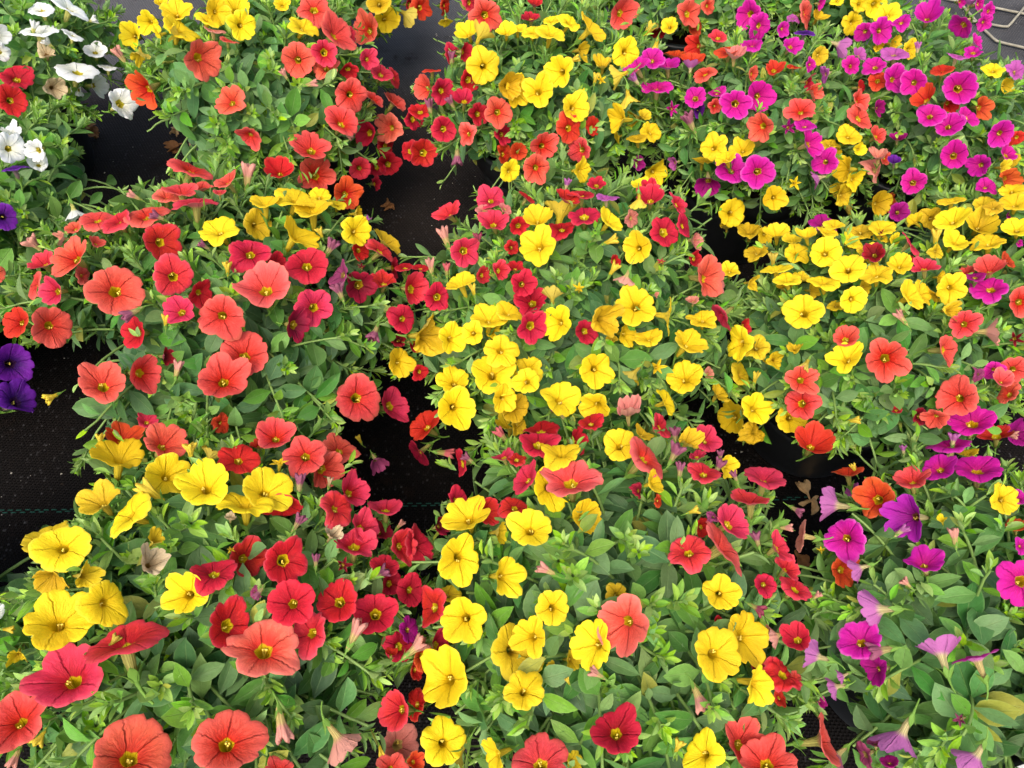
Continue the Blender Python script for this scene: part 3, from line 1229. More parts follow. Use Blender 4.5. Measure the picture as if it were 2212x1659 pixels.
2060 640 182 30 90 o
540 1412 242 26 120 y
420 1320 232 74 130 Y-
450 1680 165 60 250 Y-
720 1660 120 40 0 Yx
1330 1350 85 50 60 Yx
1300 1545 135 35 60 Kx
1850 1620 198 50 90 r
2120 1510 190 28 0 r-
865 490 58 80 90 yb
1310 930 125 84 140 yb
1645 590 75 84 100 yb
455 110 62 80 210 yb
1995 1430 48 60 60 ys
1990 1165 52 50 90 Kx
1920 340 95 40 0 o-
T 1000 1500
895 130 218 14 20 c
1172 190 155 44 20 q
1462 355 172 46 140 o
1718 205 182 16 0 y
2140 130 125 20 0 y
2235 210 142 28 0 Y-
2190 360 120 55 90 Y-
165 455 165 32 90 c
418 622 195 18 100 c
730 560 168 44 80 c
600 750 172 36 330 c-
30 540 85 50 90 o-
200 675 98 60 90 ys
100 925 232 26 60 y
375 870 92 85 90 Vb
822 945 165 42 40 q
712 1062 188 52 40 q
230 1060 182 45 270 r-
1123 1070 157 66 90 q
935 1250 165 42 40 q
1075 1262 118 40 60 d-
845 1392 195 54 90 q
1265 1400 165 44 10 q
1400 1390 175 54 10 r
250 1540 220 10 0 r
1110 1580 132 40 60 r
760 1565 92 25 0 ds
520 1535 65 84 90 Vb
360 1205 80 84 60 Vb
650 1310 85 50 60 Kx
635 855 50 80 80 Kb
1040 670 92 50 300 Vx
1400 610 145 68 220 d
1625 600 85 84 350 qb
1760 685 132 68 190 r
1748 1000 118 48 20 r-
1990 1100 132 36 0 r-
1820 1150 218 36 110 y
1592 1225 95 50 20 d-
1750 1518 208 14 0 y
2095 1290 98 55 0 Y-
2130 450 85 84 130 qb
2140 625 100 60 110 q
2150 1660 192 40 0 y
895 485 42 80 120 yb
1240 1220 50 80 50 kb
1840 650 62 82 140 Vb
1070 1640 75 84 30 Vb
T 2000 1500
430 130 186 46 50 y
715 190 152 30 240 y
60 350 105 40 0 Y-
1345 155 130 64 20 y
1895 288 155 40 180 y
2100 220 152 36 30 y
1790 90 105 60 50 Y-
2100 420 115 40 0 Yx
425 255 75 84 120 Vb
680 320 130 50 90 r
260 385 172 62 90 r-
232 505 168 38 90 r
560 490 132 48 0 r-
422 585 186 60 90 y
945 520 165 22 90 y
1130 430 95 58 50 Y
525 828 262 42 90 C
345 895 205 20 0 y-
1185 625 246 66 42 C
1010 250 125 65 90 kx
1300 365 130 58 30 q
1410 450 75 84 90 Vb
1405 610 95 84 60 Vb
1455 750 75 84 80 Vb
1520 510 110 50 50 Yx
1685 482 135 46 40 q
1600 620 85 58 90 q-
1665 755 158 50 80 q
1785 720 75 75 60 Vb
1800 625 52 80 90 Vb
1860 710 115 48 0 y-
1930 805 58 82 110 Vb
40 645 92 48 100 r
115 815 160 54 140 q
1230 850 115 62 20 y
2190 800 188 70 75 q
2065 1000 186 75 85 q
1893 1200 178 54 25 q
1838 1392 262 70 32 C
1650 1240 100 50 0 o-
1528 1440 190 38 90 q
162 1248 200 22 100 y
625 1150 158 40 0 y-
10 1060 135 40 90 r-
310 1610 88 84 150 kb
1750 1140 65 50 60 Vx
2120 1350 72 80 100 Vb
1560 1100 55 82 20 yb
1100 920 68 50 0 dx
1270 1010 65 50 0 o-
T 3000 1500
285 168 153 18 180 c
200 300 145 18 0 y-
385 515 168 42 60 o
680 765 135 68 100 o
1630 105 188 20 180 c
1640 220 82 40 0 r-
2060 70 125 46 150 c
1448 298 115 44 240 c
1310 275 85 45 0 d-
1752 322 192 44 85 m
2150 425 125 40 0 M-
1960 440 135 45 90 r-
2080 440 65 80 350 kb
1555 510 186 78 90 m
1600 490 62 84 80 vb
1478 722 152 42 110 m
1240 832 152 56 95 c
1812 722 202 64 85 m
1860 700 120 66 90 y-
1720 590 92 60 90 Y-
935 982 187 16 180 o
1228 1158 208 38 180 P
570 1040 160 100 170 v
667 1333 192 18 150 m
1360 1535 168 42 90 m
650 1620 152 35 0 o-
790 1600 110 98 200 v
2045 1005 148 33 0 y
2160 985 85 48 90 m
2130 1225 92 58 90 O-
2190 1400 75 40 0 m
95 1420 140 58 30 q
165 1600 122 54 40 q
280 1310 142 84 170 k
1150 1270 68 84 40 vb
1615 1330 80 84 90 kb
1510 1180 45 60 90 yx
1170 575 45 82 90 vb
745 735 50 82 110 yb
460 1435 42 50 90 ys
735 315 55 82 10 yb
240 1085 62 80 330 Vb
150 1245 60 82 0 kb
720 910 75 50 160 v-
1110 225 48 50 90 r-
T 0 2250
520 388 312 28 95 y
920 240 225 40 0 y
1612 150 205 20 180 y
1975 425 242 26 20 r
1055 550 335 74 115 q
580 872 312 34 130 q
145 1275 272 34 140 c
280 1030 115 50 90 c-
1145 1530 358 30 90 c
1975 1440 312 16 90 c
-35 330 92 30 0 w
980 570 62 80 60 Yb
160 690 85 50 270 Y-x
355 1390 72 84 250 yb
140 1560 85 84 260 kb
60 460 52 80 0 yb
2190 145 58 50 200 Vx
T 1000 2250
75 608 322 24 90 C
310 232 215 20 180 r
700 218 208 22 140 r
1028 328 195 14 90 r
462 490 208 40 180 q
1340 125 150 34 0 r
1165 60 122 40 0 r-
1505 270 180 50 180 r
1335 465 128 44 0 M
1250 610 152 40 0 r-
1570 590 132 45 0 r-
1450 700 130 40 0 o-
1170 670 62 50 90 o
1390 810 92 40 0 o-
1787 380 212 16 180 y
1643 868 272 30 180 y
1625 1435 212 12 0 y
1660 140 125 45 90 Y-
1218 1160 182 46 180 q
1362 1110 145 48 180 o-
1245 1450 192 24 0 k-
1180 1680 155 28 0 c
2060 1550 178 58 200 y
1740 1560 155 100 235 Y-
855 510 125 84 65 kb
1370 630 115 84 40 kb
215 1285 140 84 285 kb
720 1430 190 96 310 k
200 1700 142 28 90 c
30 140 65 84 240 Vb
1075 1500 48 80 290 yb
1370 1600 92 40 0 o-
T 2000 2250
350 280 166 12 0 y
172 518 178 26 180 y
30 640 242 20 0 Y-
110 980 192 18 60 y
987 412 268 30 200 C
905 165 122 28 0 Y-
700 585 232 38 180 y
1813 150 165 12 0 y
2020 530 252 42 0 y-
1770 660 245 26 0 y
2110 930 195 60 350 y
905 1345 240 30 90 r
245 1585 268 22 90 c
1642 1530 192 28 180 y
1990 1445 215 30 0 c-
2195 1615 242 20 90 c
2185 80 115 28 0 r
2110 275 72 82 330 db
1610 1045 115 84 290 kb
740 850 72 82 150 kb
540 1600 100 40 0 Y-
520 720 105 45 0 Y-
350 790 65 50 200 Y-
1430 1480 62 84 60 yb
485 915 35 80 120 yb
1785 385 48 40 0 r-
2120 780 85 40 0 r-
T 3000 2250
240 90 152 62 45 q
250 540 135 32 100 r
65 520 105 90 200 k-
135 840 170 45 40 rx
245 890 82 50 20 c-
115 1060 85 50 20 o-
490 1428 225 82 5 C
415 685 132 100 160 v
575 960 100 98 190 v
640 860 68 90 200 v
795 562 198 30 90 m
930 815 148 50 190 M
955 285 178 118 180 v
1500 660 182 108 95 v
1795 690 192 84 100 m
2180 55 215 22 0 m
985 642 110 84 190 Vb
1150 1390 190 100 235 v
1770 1560 152 100 225 v
820 1550 122 60 200 V-
600 1560 122 95 220 V-
1050 1600 85 50 90 M-
920 1440 75 60 90 V-
1655 1240 78 40 200 Vs
1205 70 52 82 130 kb
415 175 48 82 40 kb
460 1085 58 50 0 M-
"""
flowers = []
ox = oy = 0
for ln in DATA.strip().splitlines():
    q = ln.split()
    if q[0] == 'T':
        ox, oy = float(q[1]), float(q[2])
        continue
    x, y, rr, tilt, phi = map(float, q[:5])
    code = q[5]
    flowers.append(dict(u=(ox + x / 2.212) / 4000 * 2212, v=(oy + y / 2.212) / 4000 * 2212, r=rr / 4.0, tilt=tilt, phi=phi,
                        col=code[0], kind=('b' if 'b' in code[1:] else 's' if 's' in code[1:] else 'x' if 'x' in code[1:] else 'f'), back='-' in code))
for i, f in enumerate(flowers):
    d = ray(f['u'], f['v'])
    best = None
    for k, p in plants.items():
        t, miss = hit(p, d, 1.0)
        key = t if miss == 0 else 10 + miss
        if best is None or key < best[0]:
            best = (key, k, t, miss)
    _, k, t, miss = best
    depth0 = t
    t += {False: -0.004, True: 0.016}[f['back']]
    t += random.uniform(-0.004, 0.004)
    f['t'] = t
    f['p'] = k
    f['d'] = d
# let overlapping flowers sit clearly before or behind each other
for it in range(3):
    for i, f in enumerate(flowers):
        for g in flowers[:i]:
            du, dv = f['u'] - g['u'], f['v'] - g['v']
            rr = (f['r'] + g['r']) * 0.75
            if du * du + dv * dv < rr * rr and abs(f['t'] - g['t']) < 0.006 and not (f['kind'] == 'b' or g['kind'] == 'b'):
                s_ = 0.0035
                if f['back'] and not g['back']:
                    f['t'] += s_
                elif g['back'] and not f['back']:
                    g['t'] += s_
                elif f['t'] < g['t']:
                    f['t'] -= s_ / 2; g['t'] += s_ / 2
                else:
                    f['t'] += s_ / 2; g['t'] -= s_ / 2
for f in flowers:
    P = CP + f['d'] * f['t']
    f['P'] = P
    c = -f['d']
    rgt = RGT - c * (RGT @ c)
    rgt /= np.linalg.norm(rgt)
    up = np.cross(c, rgt)
    if up @ UPV < 0:
        up = -up
    tl, ph = R(f['tilt']), R(f['phi'])
    f['n'] = math.cos(tl) * c + math.sin(tl) * (math.cos(ph) * rgt + math.sin(ph) * up)
    zdepth = f['t'] * (f['d'] @ FWD)
    f['R'] = f['r'] * zdepth / FD * 0.98
    plants[f['p']]['fl'].append(f)

# ---------------------------------------------------------------- leaves and shoots
def leaf_template(width, curl, fold, nl=7, petiole=0.12, wav=0.0):
    V, U = [], []
    for j in range(nl):
        t = j / (nl - 1)
        s_ = max(0.0, (t - petiole) / (1 - petiole))
        wd = width * 0.5 * (math.sin(math.pi * min(1.0, s_ ** 0.85)) ** 0.75 if 0 < s_ < 1 else 0) + (0.018 if t < 0.99 else 0.0)
        for i in range(5):
            q = (i - 2) / 2
            z = -curl * t * t + fold * abs(q) * wd * 1.2 + wav * math.sin(6 * t + 2 * q)
            V.append((q * wd, t * (1 - 0.08 * curl * t), z))
            U.append(((i) / 4, t))
    F = []
    for j in range(nl - 1):
        for i in range(4):
            a = j * 5 + i
            F.append((a, a + 1, a + 6, a + 5))
    return np.array(V), np.array(F), np.array(U)

BROAD = [leaf_template(0.48, 0.16, 0.25), leaf_template(0.42, 0.30, 0.15, wav=0.01), leaf_template(0.52, 0.05, 0.35), leaf_template(0.40, 0.42, 0.30), leaf_template(0.44, -0.10, 0.40)]
NARROW = [leaf_template(0.30, 0.10, 0.5), leaf_template(0.26, -0.15, 0.4), leaf_template(0.34, 0.25, 0.3)]

def nrm(a):
    return a / (np.linalg.norm(a) + 1e-12)

# places the photograph shows free of leaves (bare cloth, bare pot sides): the plants are lopsided there
BARE = [
 [(1486, 392), (1530, 470), (1600, 505), (1650, 560), (1610, 620), (1545, 590), (1530, 520), (1485, 450), (1468, 400)],
 [(865, 55), (985, 70), (972, 150), (880, 190), (870, 330), (1010, 350), (1035, 400), (965, 470), (955, 562), (880, 560), (800, 440), (790, 385), (850, 370), (870, 240), (850, 170)],
 [(215, 110), (255, 100), (270, 200), (420, 300), (400, 345), (300, 400), (200, 470), (150, 480), (175, 350), (225, 270)],
 [(75, 745), (280, 720), (300, 745), (110, 875), (290, 905), (230, 950), (150, 965), (165, 1110), (100, 1150), (60, 1250), (0, 1290), (-60, 1290), (-60, 800)],
 [(780, 1000), (1000, 1020), (1000, 1060), (930, 1150), (880, 1130), (790, 1085)],
 [(1650, 890), (1690, 900), (1720, 960), (1800, 990), (1890, 965), (1880, 1040), (1750, 1090), (1730, 1210), (1690, 1100), (1600, 970)],
 [(1960, -60), (2400, -60), (2400, 160), (2212, 142), (2130, 112), (2085, 70)],
 [(1005, 332), (1050, 342), (1115, 400), (1090, 425), (1040, 415)],
 [(2155, 1640), (2290, 1600), (2290, 1720), (2140, 1720)],
 [(1700, 1120), (1760, 1130), (1775, 1290), (1705, 1250)],
 [(1770, 1500), (1860, 1480), (1850, 1590), (1790, 1600)],
 [(1950, 475), (2015, 485), (2015, 525), (1950, 545)],
]
def project(P):
    d = P - CP
    z = d @ FWD
    return 1106 + FD * (d @ RGT) / z, 829.5 - FD * (d @ UPV) / z

def in_poly(x, y, poly):
    c = False
    j = len(poly) - 1
    for i in range(len(poly)):
        xi, yi = poly[i]
        xj, yj = poly[j]
        if (yi > y) != (yj > y) and x < (xj - xi) * (y - yi) / (yj - yi) + xi:
            c = not c
        j = i
    return c

def bare(P):
    x, y = project(P)
    return any(in_poly(x, y, q) for q in BARE)

def grow(p, seed, n_shoots):
    """shoots fan out from the pot centre to the dome; returns leaf instances and stem tubes"""
    r_ = np.random.default_rng(seed)
    c, rad, rz, ls = p['c'], p['r'], p['rz'], p['ls']
    leaves, stems = [], []
    for i in range(n_shoots):
        zf = 1 - 1.42 * (i + 0.5) / n_shoots           # 1 .. -0.42
        az = i * 2.39996 + r_.uniform(-0.25, 0.25)
        zf += r_.uniform(-0.04, 0.04)
        zf = max(-0.6, min(0.999, zf))
        rho = math.sqrt(max(0, 1 - zf * zf))
        out = r_.uniform(0.80, 1.06)
        if r_.random() < 0.30:
            out *= r_.uniform(0.60, 0.85)               # inner shoots fill the depth
        tip = c + np.array([rho * math.cos(az) * rad, rho * math.sin(az) * rad, zf * rz]) * out
        tip[2] = max(tip[2], 0.035)
        if bare(tip) and r_.random() < 0.93:
            continue
        base = np.array([c[0] + r_.normal(0, 0.018), c[1] + r_.normal(0, 0.018), 0.118])
        hd = np.array([math.cos(az), math.sin(az), 0.0])
        mid = base * 0.45 + tip * 0.55 + np.array([0, 0, 0.025 + 0.03 * rho]) + hd * 0.012 + r_.normal(0, 0.008, 3)
        K = 12
        pts = [(1 - s) ** 2 * base + 2 * s * (1 - s) * mid + s * s * tip for s in np.linspace(0, 1, K)]
        # leader turns up a little
        pts[-1] = pts[-1] + np.array([0, 0, 0.004])
        stems.append((pts, [0.0014 * ls * (1 - 0.45 * k / K) for k in range(K)]))
        P = np.array(pts)
        seg = np.linalg.norm(np.diff(P, axis=0), axis=1)
        cum = np.concatenate([[0], np.cumsum(seg)])
        L = cum[-1]
        s = L
        q = 0
        ang = r_.uniform(0, 6.28)
        vig = r_.uniform(0.82, 1.15)
        while s > max(0.012, L * 0.22):
            back = L - s
            pos = np.array([np.interp(s, cum, P[:, k]) for k in range(3)])
            s2 = max(0, s - 0.004)
            T = nrm(pos - np.array([np.interp(s2, cum, P[:, k]) for k in range(3)]) + 1e-6)
            T = nrm(T + np.array([0, 0, 0.35]) * (1 if back < 0.02 else 0.3))
            a0 = nrm(np.cross(T, [0.3, 0.2, 1.0]))
            b0 = np.cross(T, a0)
            npair = 2 if q > 2 else (6 if q == 0 else 4 if q == 1 else 3)
            age = min(1.0, back / 0.055)
            for m_ in range(npair):
                aa = ang + m_ * 2 * math.pi / npair + r_.uniform(-0.25, 0.25)
                D = a0 * math.cos(aa) + b0 * math.sin(aa)
                el = (1.05 - 0.85 * min(1, back / 0.03)) + r_.uniform(-0.22, 0.22)
                A = nrm(D * math.cos(el) + T * math.sin(el) + np.array([0, 0, 0.10]))
                Nn = nrm(T - A * (T @ A))
                sun_ = np.array([0, -0.10, 1.0])
                Nn = nrm(Nn + sun_ * (0.9 * min(1, back / 0.02)))
                Nn = nrm(Nn - A * (Nn @ A))
                size = (0.0075 + 0.017 * min(1, back / 0.030)) * ls * vig * r_.uniform(0.82, 1.22)
                if q < 2:
                    size = (0.0085 + 0.003 * q) * ls * r_.uniform(0.7, 1.25)
                narrow = back < 0.012 or (r_.random() < (0.32 if ls > 0.9 else 0.62))
                leaves.append((pos + D * 0.001, A, Nn, size, narrow, min(1, max(0, age * 0.95 + r_.uniform(-0.08, 0.14))), 0))
            s -= (0.0045 if q < 2 else 0.0085 * ls) * r_.uniform(0.85, 1.2)
            ang += 1.2 + r_.uniform(-0.3, 0.3)
            q += 1
    return leaves, stems

FP = np.array([f['P'] for f in flowers])
FN = np.array([f['n'] for f in flowers])
FR = np.array([f['R'] * (0.5 if f['kind'] == 'b' else 1.0) for f in flowers])
FT = np.array([f['t'] for f in flowers])
FBK = np.array([f['back'] for f in flowers])
FDIR = np.array([f['d'] for f in flowers])

def keep_leaf(mid, size, r_):
    """a leaf gives way where a bloom stands: no leaf pushes through petals or covers an open face"""
    dv = mid - CP
    t = np.linalg.norm(dv)
    rel = mid - FP
    d2 = np.einsum('ij,ij->i', rel, rel)
    near = d2 < (FR * 1.2 + size) ** 2
    if near.any():
        ax = np.einsum('ij,ij->i', rel, FN)
        side = np.sqrt(np.maximum(0, d2 - ax * ax))
        if ((near) & (np.abs(ax) < FR * 0.35 + 0.001) & (side < FR * 0.85)).any():
            return False
        if ((near) & (ax < 0) & (ax > -FR * 1.1) & (side < FR * 0.2 + size * 0.35)).any():
            return False
    dirn = dv / t
    cosang = FDIR @ dirn
    off = np.sqrt(np.maximum(0, 1 - cosang ** 2)) * FT
    covers = (off < FR * 0.92 + size * 0.18) & (t < FT + 0.002)
    if covers.any():
        if FBK[covers].all():
            return r_.random() < 0.35
        if (t > FT[covers] - 0.009).any():
            return False
        return r_.random() < (0.10 if size < 0.012 else 0.06)
    return True

class NoRand:
    def random(self):
        return 1.0
NORAND = NoRand()

def build_leaves(leaves, r_, parent):
    byT = {}
    for (pos, A, Nn, size, narrow, age, _) in leaves:
        if bare(pos + A * size * 0.6) and r_.random() < 0.9:
            continue
        if not keep_leaf(pos + A * size * 0.55, size, r_):
            continue
        ti = (1, int(r_.integers(len(NARROW)))) if narrow else (0, int(r_.integers(len(BROAD))))
        byT.setdefault(ti, []).append((pos, A, Nn, size, age))
    VV, FF, UU, AA = [], [], [], []
    off = 0
    for (nar, idx), lst in byT.items():
        tv, tf, tu = (NARROW if nar else BROAD)[idx]
        pos = np.array([l[0] for l in lst]); A = np.array([l[1] for l in lst]); Nn = np.array([l[2] for l in lst])
        sz = np.array([l[3] for l in lst]); ag = np.array([l[4] for l in lst])
        X = np.cross(A, Nn)
        V = pos[:, None, :] + sz[:, None, None] * (tv[None, :, 0:1] * X[:, None, :] + tv[None, :, 1:2] * A[:, None, :] + tv[None, :, 2:3] * Nn[:, None, :])
        n = len(lst)
        VV.append(V.reshape(-1, 3))
        FF.append((tf[None] + (off + np.arange(n) * len(tv))[:, None, None]).reshape(-1, 4))
        UU.append(np.tile(tu, (n, 1)))
        AA.append(np.repeat(ag, len(tv)))
        off += n * len(tv)
    return quad_mesh('foliage', np.concatenate(VV), np.concatenate(FF), [M['leaf']], parent, np.concatenate(UU), np.concatenate(AA)), off

def lathe(name, prof, mat, parent, n=64, smooth=True):
    V, F = [], []
    for (r0, z) in prof:
        for i in range(n):
            a = 2 * math.pi * i / n
            V.append((r0 * math.cos(a), r0 * math.sin(a), z))
    for j in range(len(prof) - 1):
        for i in range(n):
            F.append((j * n + i, j * n + (i + 1) % n, (j + 1) * n + (i + 1) % n, (j + 1) * n + i))
    return mesh_obj(name, V, F, [mat], parent, smooth)

FLNAME = {'y': 'yellow flower', 'Y': 'golden yellow flower', 'c': 'coral flower', 'C': 'light coral flower', 'o': 'orange red flower', 'O': 'dull orange flower',
          'q': 'rose red flower', 'r': 'crimson flower', 'd': 'dark red flower', 'm': 'magenta flower', 'M': 'deep magenta flower', 'P': 'purplish magenta flower',
          'v': 'pale mauve flower', 'V': 'dusky mauve flower', 'p': 'deep purple flower', 'w': 'white flower', 'k': 'faded pink flower', 'K': 'withered cream flower'}
NSH = {'A1': 270, 'A2': 270, 'A3': 220, 'B1': 290, 'B2': 270, 'B3': 210, 'B4': 170, 'C1': 250, 'C2': 240, 'C3': 210, 'C4': 230, 'D1': 110, 'D2': 110, 'D3': 130, 'D4': 140,
       'W1': 160, 'W2': 130, 'L1': 80, 'L2': 80}
pot_m = {}
total = 0
for pi_, (k, p) in enumerate(plants.items()):
    r_ = np.random.default_rng(900 + pi_)
    gx, gy = p['c'][0], p['c'][1]
    root = bpy.data.objects.new('potted_petunia', None)
    root.empty_display_size = 0.05
    pshift = {'W1': -0.06, 'W2': -0.085, 'L2': -0.09, 'L1': -0.05, 'D1': -0.07}.get(k, 0.0)      # these pots stand further out, under their leaves
    root.location = (gx, gy, 0)
    link(root)
    root['label'] = p['label']
    root['category'] = 'potted plant'
    root['group'] = 'potted petunias set out in rows'
    loc0 = np.array([gx, gy, 0])
    # pot, rim, soil (own meshes, plant-local)
    PR, PH = 0.080, 0.125
    pot = lathe('pot', [(0.0, 0.002), (PR * 0.72, 0.002), (PR * 0.735, 0.006), (PR * 0.745, 0.012), (PR * 0.755, 0.013), (PR * 0.905, PH - 0.047), (PR * 0.918, PH - 0.045), (PR * 0.95, PH - 0.026), (PR * 0.93, PH - 0.026), (PR * 0.90, PH - 0.022), (PR * 0.72, 0.010), (0.0, 0.010)], M['pot'], root)
    rim = lathe('rim', [(PR * 0.905, PH - 0.030), (PR * 1.005, PH - 0.027), (PR * 1.03, PH - 0.004), (PR * 1.045, PH - 0.001), (PR * 1.04, PH + 0.001), (PR * 0.975, PH + 0.001), (PR * 0.965, PH - 0.002), (PR * 0.955, PH - 0.030), (PR * 0.905, PH - 0.030)], M['pot'], pot)
    pot.rotation_euler.z = r_.uniform(0, 6)
    pot.location.x = pshift
    # soil with lumps
    V, F = [], []
    nr, na = 9, 40
    for j in range(nr + 1):
        for i in range(na):
            a = 2 * math.pi * i / na
            rr = PR * 0.953 * j / nr
            V.append((pshift + rr * math.cos(a), rr * math.sin(a), PH - 0.016 + 0.004 * math.sin(31 * rr * 20 + 3 * a) * (j < nr) + (r_.normal(0, 0.0014) if 0 < j < nr else 0)))
    for j in range(nr):
        for i in range(na):
            F.append((j * na + i, j * na + (i + 1) % na, (j + 1) * na + (i + 1) % na, (j + 1) * na + i))
    mesh_obj('soil', V, F, [M['soil']], root)
    leaves, stems = grow(p, 950 + pi_, NSH[k])
    leaves = [((l[0] ),) + l[1:] for l in leaves]
    fo, cnt = build_leaves(leaves, r_, root)
    total += cnt
    fo.location = (-gx, -gy, 0)
    # stems of the shoots plus a stalk from the shoots to every bloom
    V, F = [], []
    for pts, rads in stems:
        cut = len(pts)
        for q_ in range(3, len(pts)):
            if not keep_leaf(pts[q_], 0.001, NORAND):
                cut = q_
                break
        if cut < 4:
            continue
        pts, rads = pts[:cut], rads[:cut]
        tv, tf = tube_path(pts, rads, 5)
        o = len(V)
        V += tv
        F += [tuple(i + o for i in f) for f in tf]
    st = quad_mesh('stems', np.array(V), np.array(F), [M['stem']], root)
    st.location = (-gx, -gy, 0)
    for f in p['fl']:
        kd = f['kind']
        mi = random.randrange(1000)
        if kd == 'b':
            me = TUBES[mi % len(TUBES)]
        elif kd == 's':
            me = STARS[mi % len(STARS)]
        elif kd == 'x':
            me = CRUMP[mi % len(CRUMP)]
        elif f['tilt'] > 86:
            me = CUPS[mi % len(CUPS)]
        elif f['tilt'] > 60:
            me = SIDE[mi % len(SIDE)]
        elif mi % 9 == 0 and f['tilt'] > 30:
            me = CUPS[mi % len(CUPS)]
        else:
            me = OPEN[mi % len(OPEN)]
        if not me.users or me.materials[0] is None:
            pass
        o = bpy.data.objects.new('flower', me)
        link(o, root)
        o.material_slots[0].link = 'OBJECT'
        o.material_slots[0].material = M[f['col']]
        nv = Vector(f['n'])
        q = nv.to_track_quat('Z', 'Y') @ Quaternion((0, 0, 1), random.uniform(0, 2 * math.pi))
        sc = f['R'] * (1.02 if (kd == 'f' and f['tilt'] > 86) else 1.0)
        asp = random.uniform(0.93, 1.07)
        o.rotation_mode = 'QUATERNION'
        o.rotation_quaternion = q
        o.scale = (sc * asp, sc / asp, sc) if kd != 'b' else (sc * 1.15,) * 3
        o.location = tuple(f['P'] - loc0)
        if kd == 'x':
            lab = FLNAME[f['col']].replace(' flower', ' shrivelled flower')
        elif kd == 'b':
            lab = FLNAME[f['col']].replace(' flower', ' flower closed to a tube')
        elif kd == 's':
            lab = FLNAME[f['col']].replace(' flower', ' flower just opening as a star')
        else:
            lab = FLNAME[f['col']]
        o['label'] = lab
        cm = CALYX_B if kd == 'b' else CALYX
        cx_ = bpy.data.objects.new('calyx', cm[mi % len(cm)])
        link(cx_, o)
        if kd in 'fs' and f['tilt'] < 60:
            sm = bpy.data.objects.new('stamens', STAM[mi % len(STAM)])
            link(sm, o)
print('leaf verts', total, 'flowers', len(flowers))
for k, p in plants.items():
    print(k, len(p['fl']), [round(float(x), 3) for x in p['c']])

# ---------------------------------------------------------------- ground, seam, litter, rods, tray
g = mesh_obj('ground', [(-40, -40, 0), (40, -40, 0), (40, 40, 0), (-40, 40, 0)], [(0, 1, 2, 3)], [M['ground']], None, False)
g['kind'] = 'structure'

# green marker thread woven through the cloth
V, F = [], []
a, b = on_plane(-400, 1112, 0.0), on_plane(2600, 1062, 0.0)
L = np.linalg.norm(b - a)
ex = (b - a) / L
ey = np.array([-ex[1], ex[0], 0])
n = int(L / 0.0085)
for i in range(n):
    s0 = i * 0.0085 + random.uniform(-0.0006, 0.0006)
    for row in (0, 1):
        s1 = s0 + row * 0.0042
        if random.random() < 0.06:
            continue
        oy_ = (0.0011 if row else -0.0011) + random.uniform(-0.0003, 0.0003)
        o = len(V)
        for (dx, dy, zz) in ((0, -0.0006, 0.0004), (0.0052, -0.0006, 0.0004), (0.0052, 0.0006, 0.0004), (0, 0.0006, 0.0004), (0.0008, -0.0004, 0.0011), (0.0044, -0.0004, 0.0011), (0.0044, 0.0004, 0.0011), (0.0008, 0.0004, 0.0011)):
            V.append(a + ex * (s1 + dx) + ey * (oy_ + dy) + np.array([0, 0, zz]))
        F += [(o + 4, o + 5, o + 6, o + 7), (o, o + 1, o + 5, o + 4), (o + 1, o + 2, o + 6, o + 5), (o + 2, o + 3, o + 7, o + 6), (o + 3, o, o + 4, o + 7)]
s = mesh_obj('ground_seam', V, F, [M['thread']], None, False)
s['kind'] = 'structure'

def dried(u, v, size, mat, rot, label, kind=0):
    size *= 1.45 if u < 1500 else 1.05
    P = on_plane(u, v, 0.0)
    me = CRUMP[kind % len(CRUMP)]
    verts = [(x.co.x, x.co.y * 0.6, max(-0.9, x.co.z) * 0.9) for x in me.vertices]
    V = []
    r_ = np.random.default_rng(int(u * 7 + v))
    ph = r_.uniform(0, 6, 3)
    for (x, y, z) in verts:
        rr = math.hypot(x, y)
        nx = z + 0.25 * math.sin(4 * x + ph[0])
        V.append((nx * size, (y + 0.18 * math.sin(6 * x + ph[1])) * size, (x * 0.42 + 0.45) * size))
    F = [tuple(f.vertices) for f in me.polygons]
    o = mesh_obj('fallen_flower', V, F, [mat], None, True)
    zmin = min(q[2] for q in V)
    o.location = (P[0], P[1], 0.0008 - zmin)
    o.rotation_euler = (0, 0, rot)
    o['label'] = label
    o['category'] = 'fallen flower'
    o['group'] = 'dried flowers fallen on the cloth'

LT = [
 (195, 296, .0125, 'litter_dark', 0.3, 'brown dried flower lying on the cloth below the white trailing plant'),
 (383, 285, .009, 'litter', 2.2, 'cream dried flower with spread tips, left one of the pair beside the upper left plant'),
 (422, 290, .010, 'litter', 1.2, 'pinkish cream dried flower, right one of the pair beside the upper left plant'),
 (385, 324, .010, 'litter_dark', 3.4, 'thin brown dried flower lying just below the pair of cream ones'),
 (425, 330, .009, 'litter', 5.3, 'small twisted dried flower closest to the pot of the upper left plant'),
 (845, 448, .0085, 'litter_dark', 0.8, 'dark withered scrap alone on the bare cloth in the upper middle gap'),
 (1735, 1062, .0095, 'litter', 1.7, 'upright tan dried flower on the cloth below the pot right of the centre'),
 (1752, 1088, .011, 'litter', 4.0, 'spread tan dried flower just in front of the upright tan one'),
 (1728, 1210, .009, 'litter_dark', 5.2, 'speckled brown dried flower lowest in the right hand gap'),
 (1730, 300 + 445, .008, 'litter', 2.0, 'pale dried flower at the foot of the wide black pot'),
]
for i, (u, v, sz, m_, rot, lab) in enumerate(LT):
    dried(u, v, sz, M[m_], rot, lab, i)

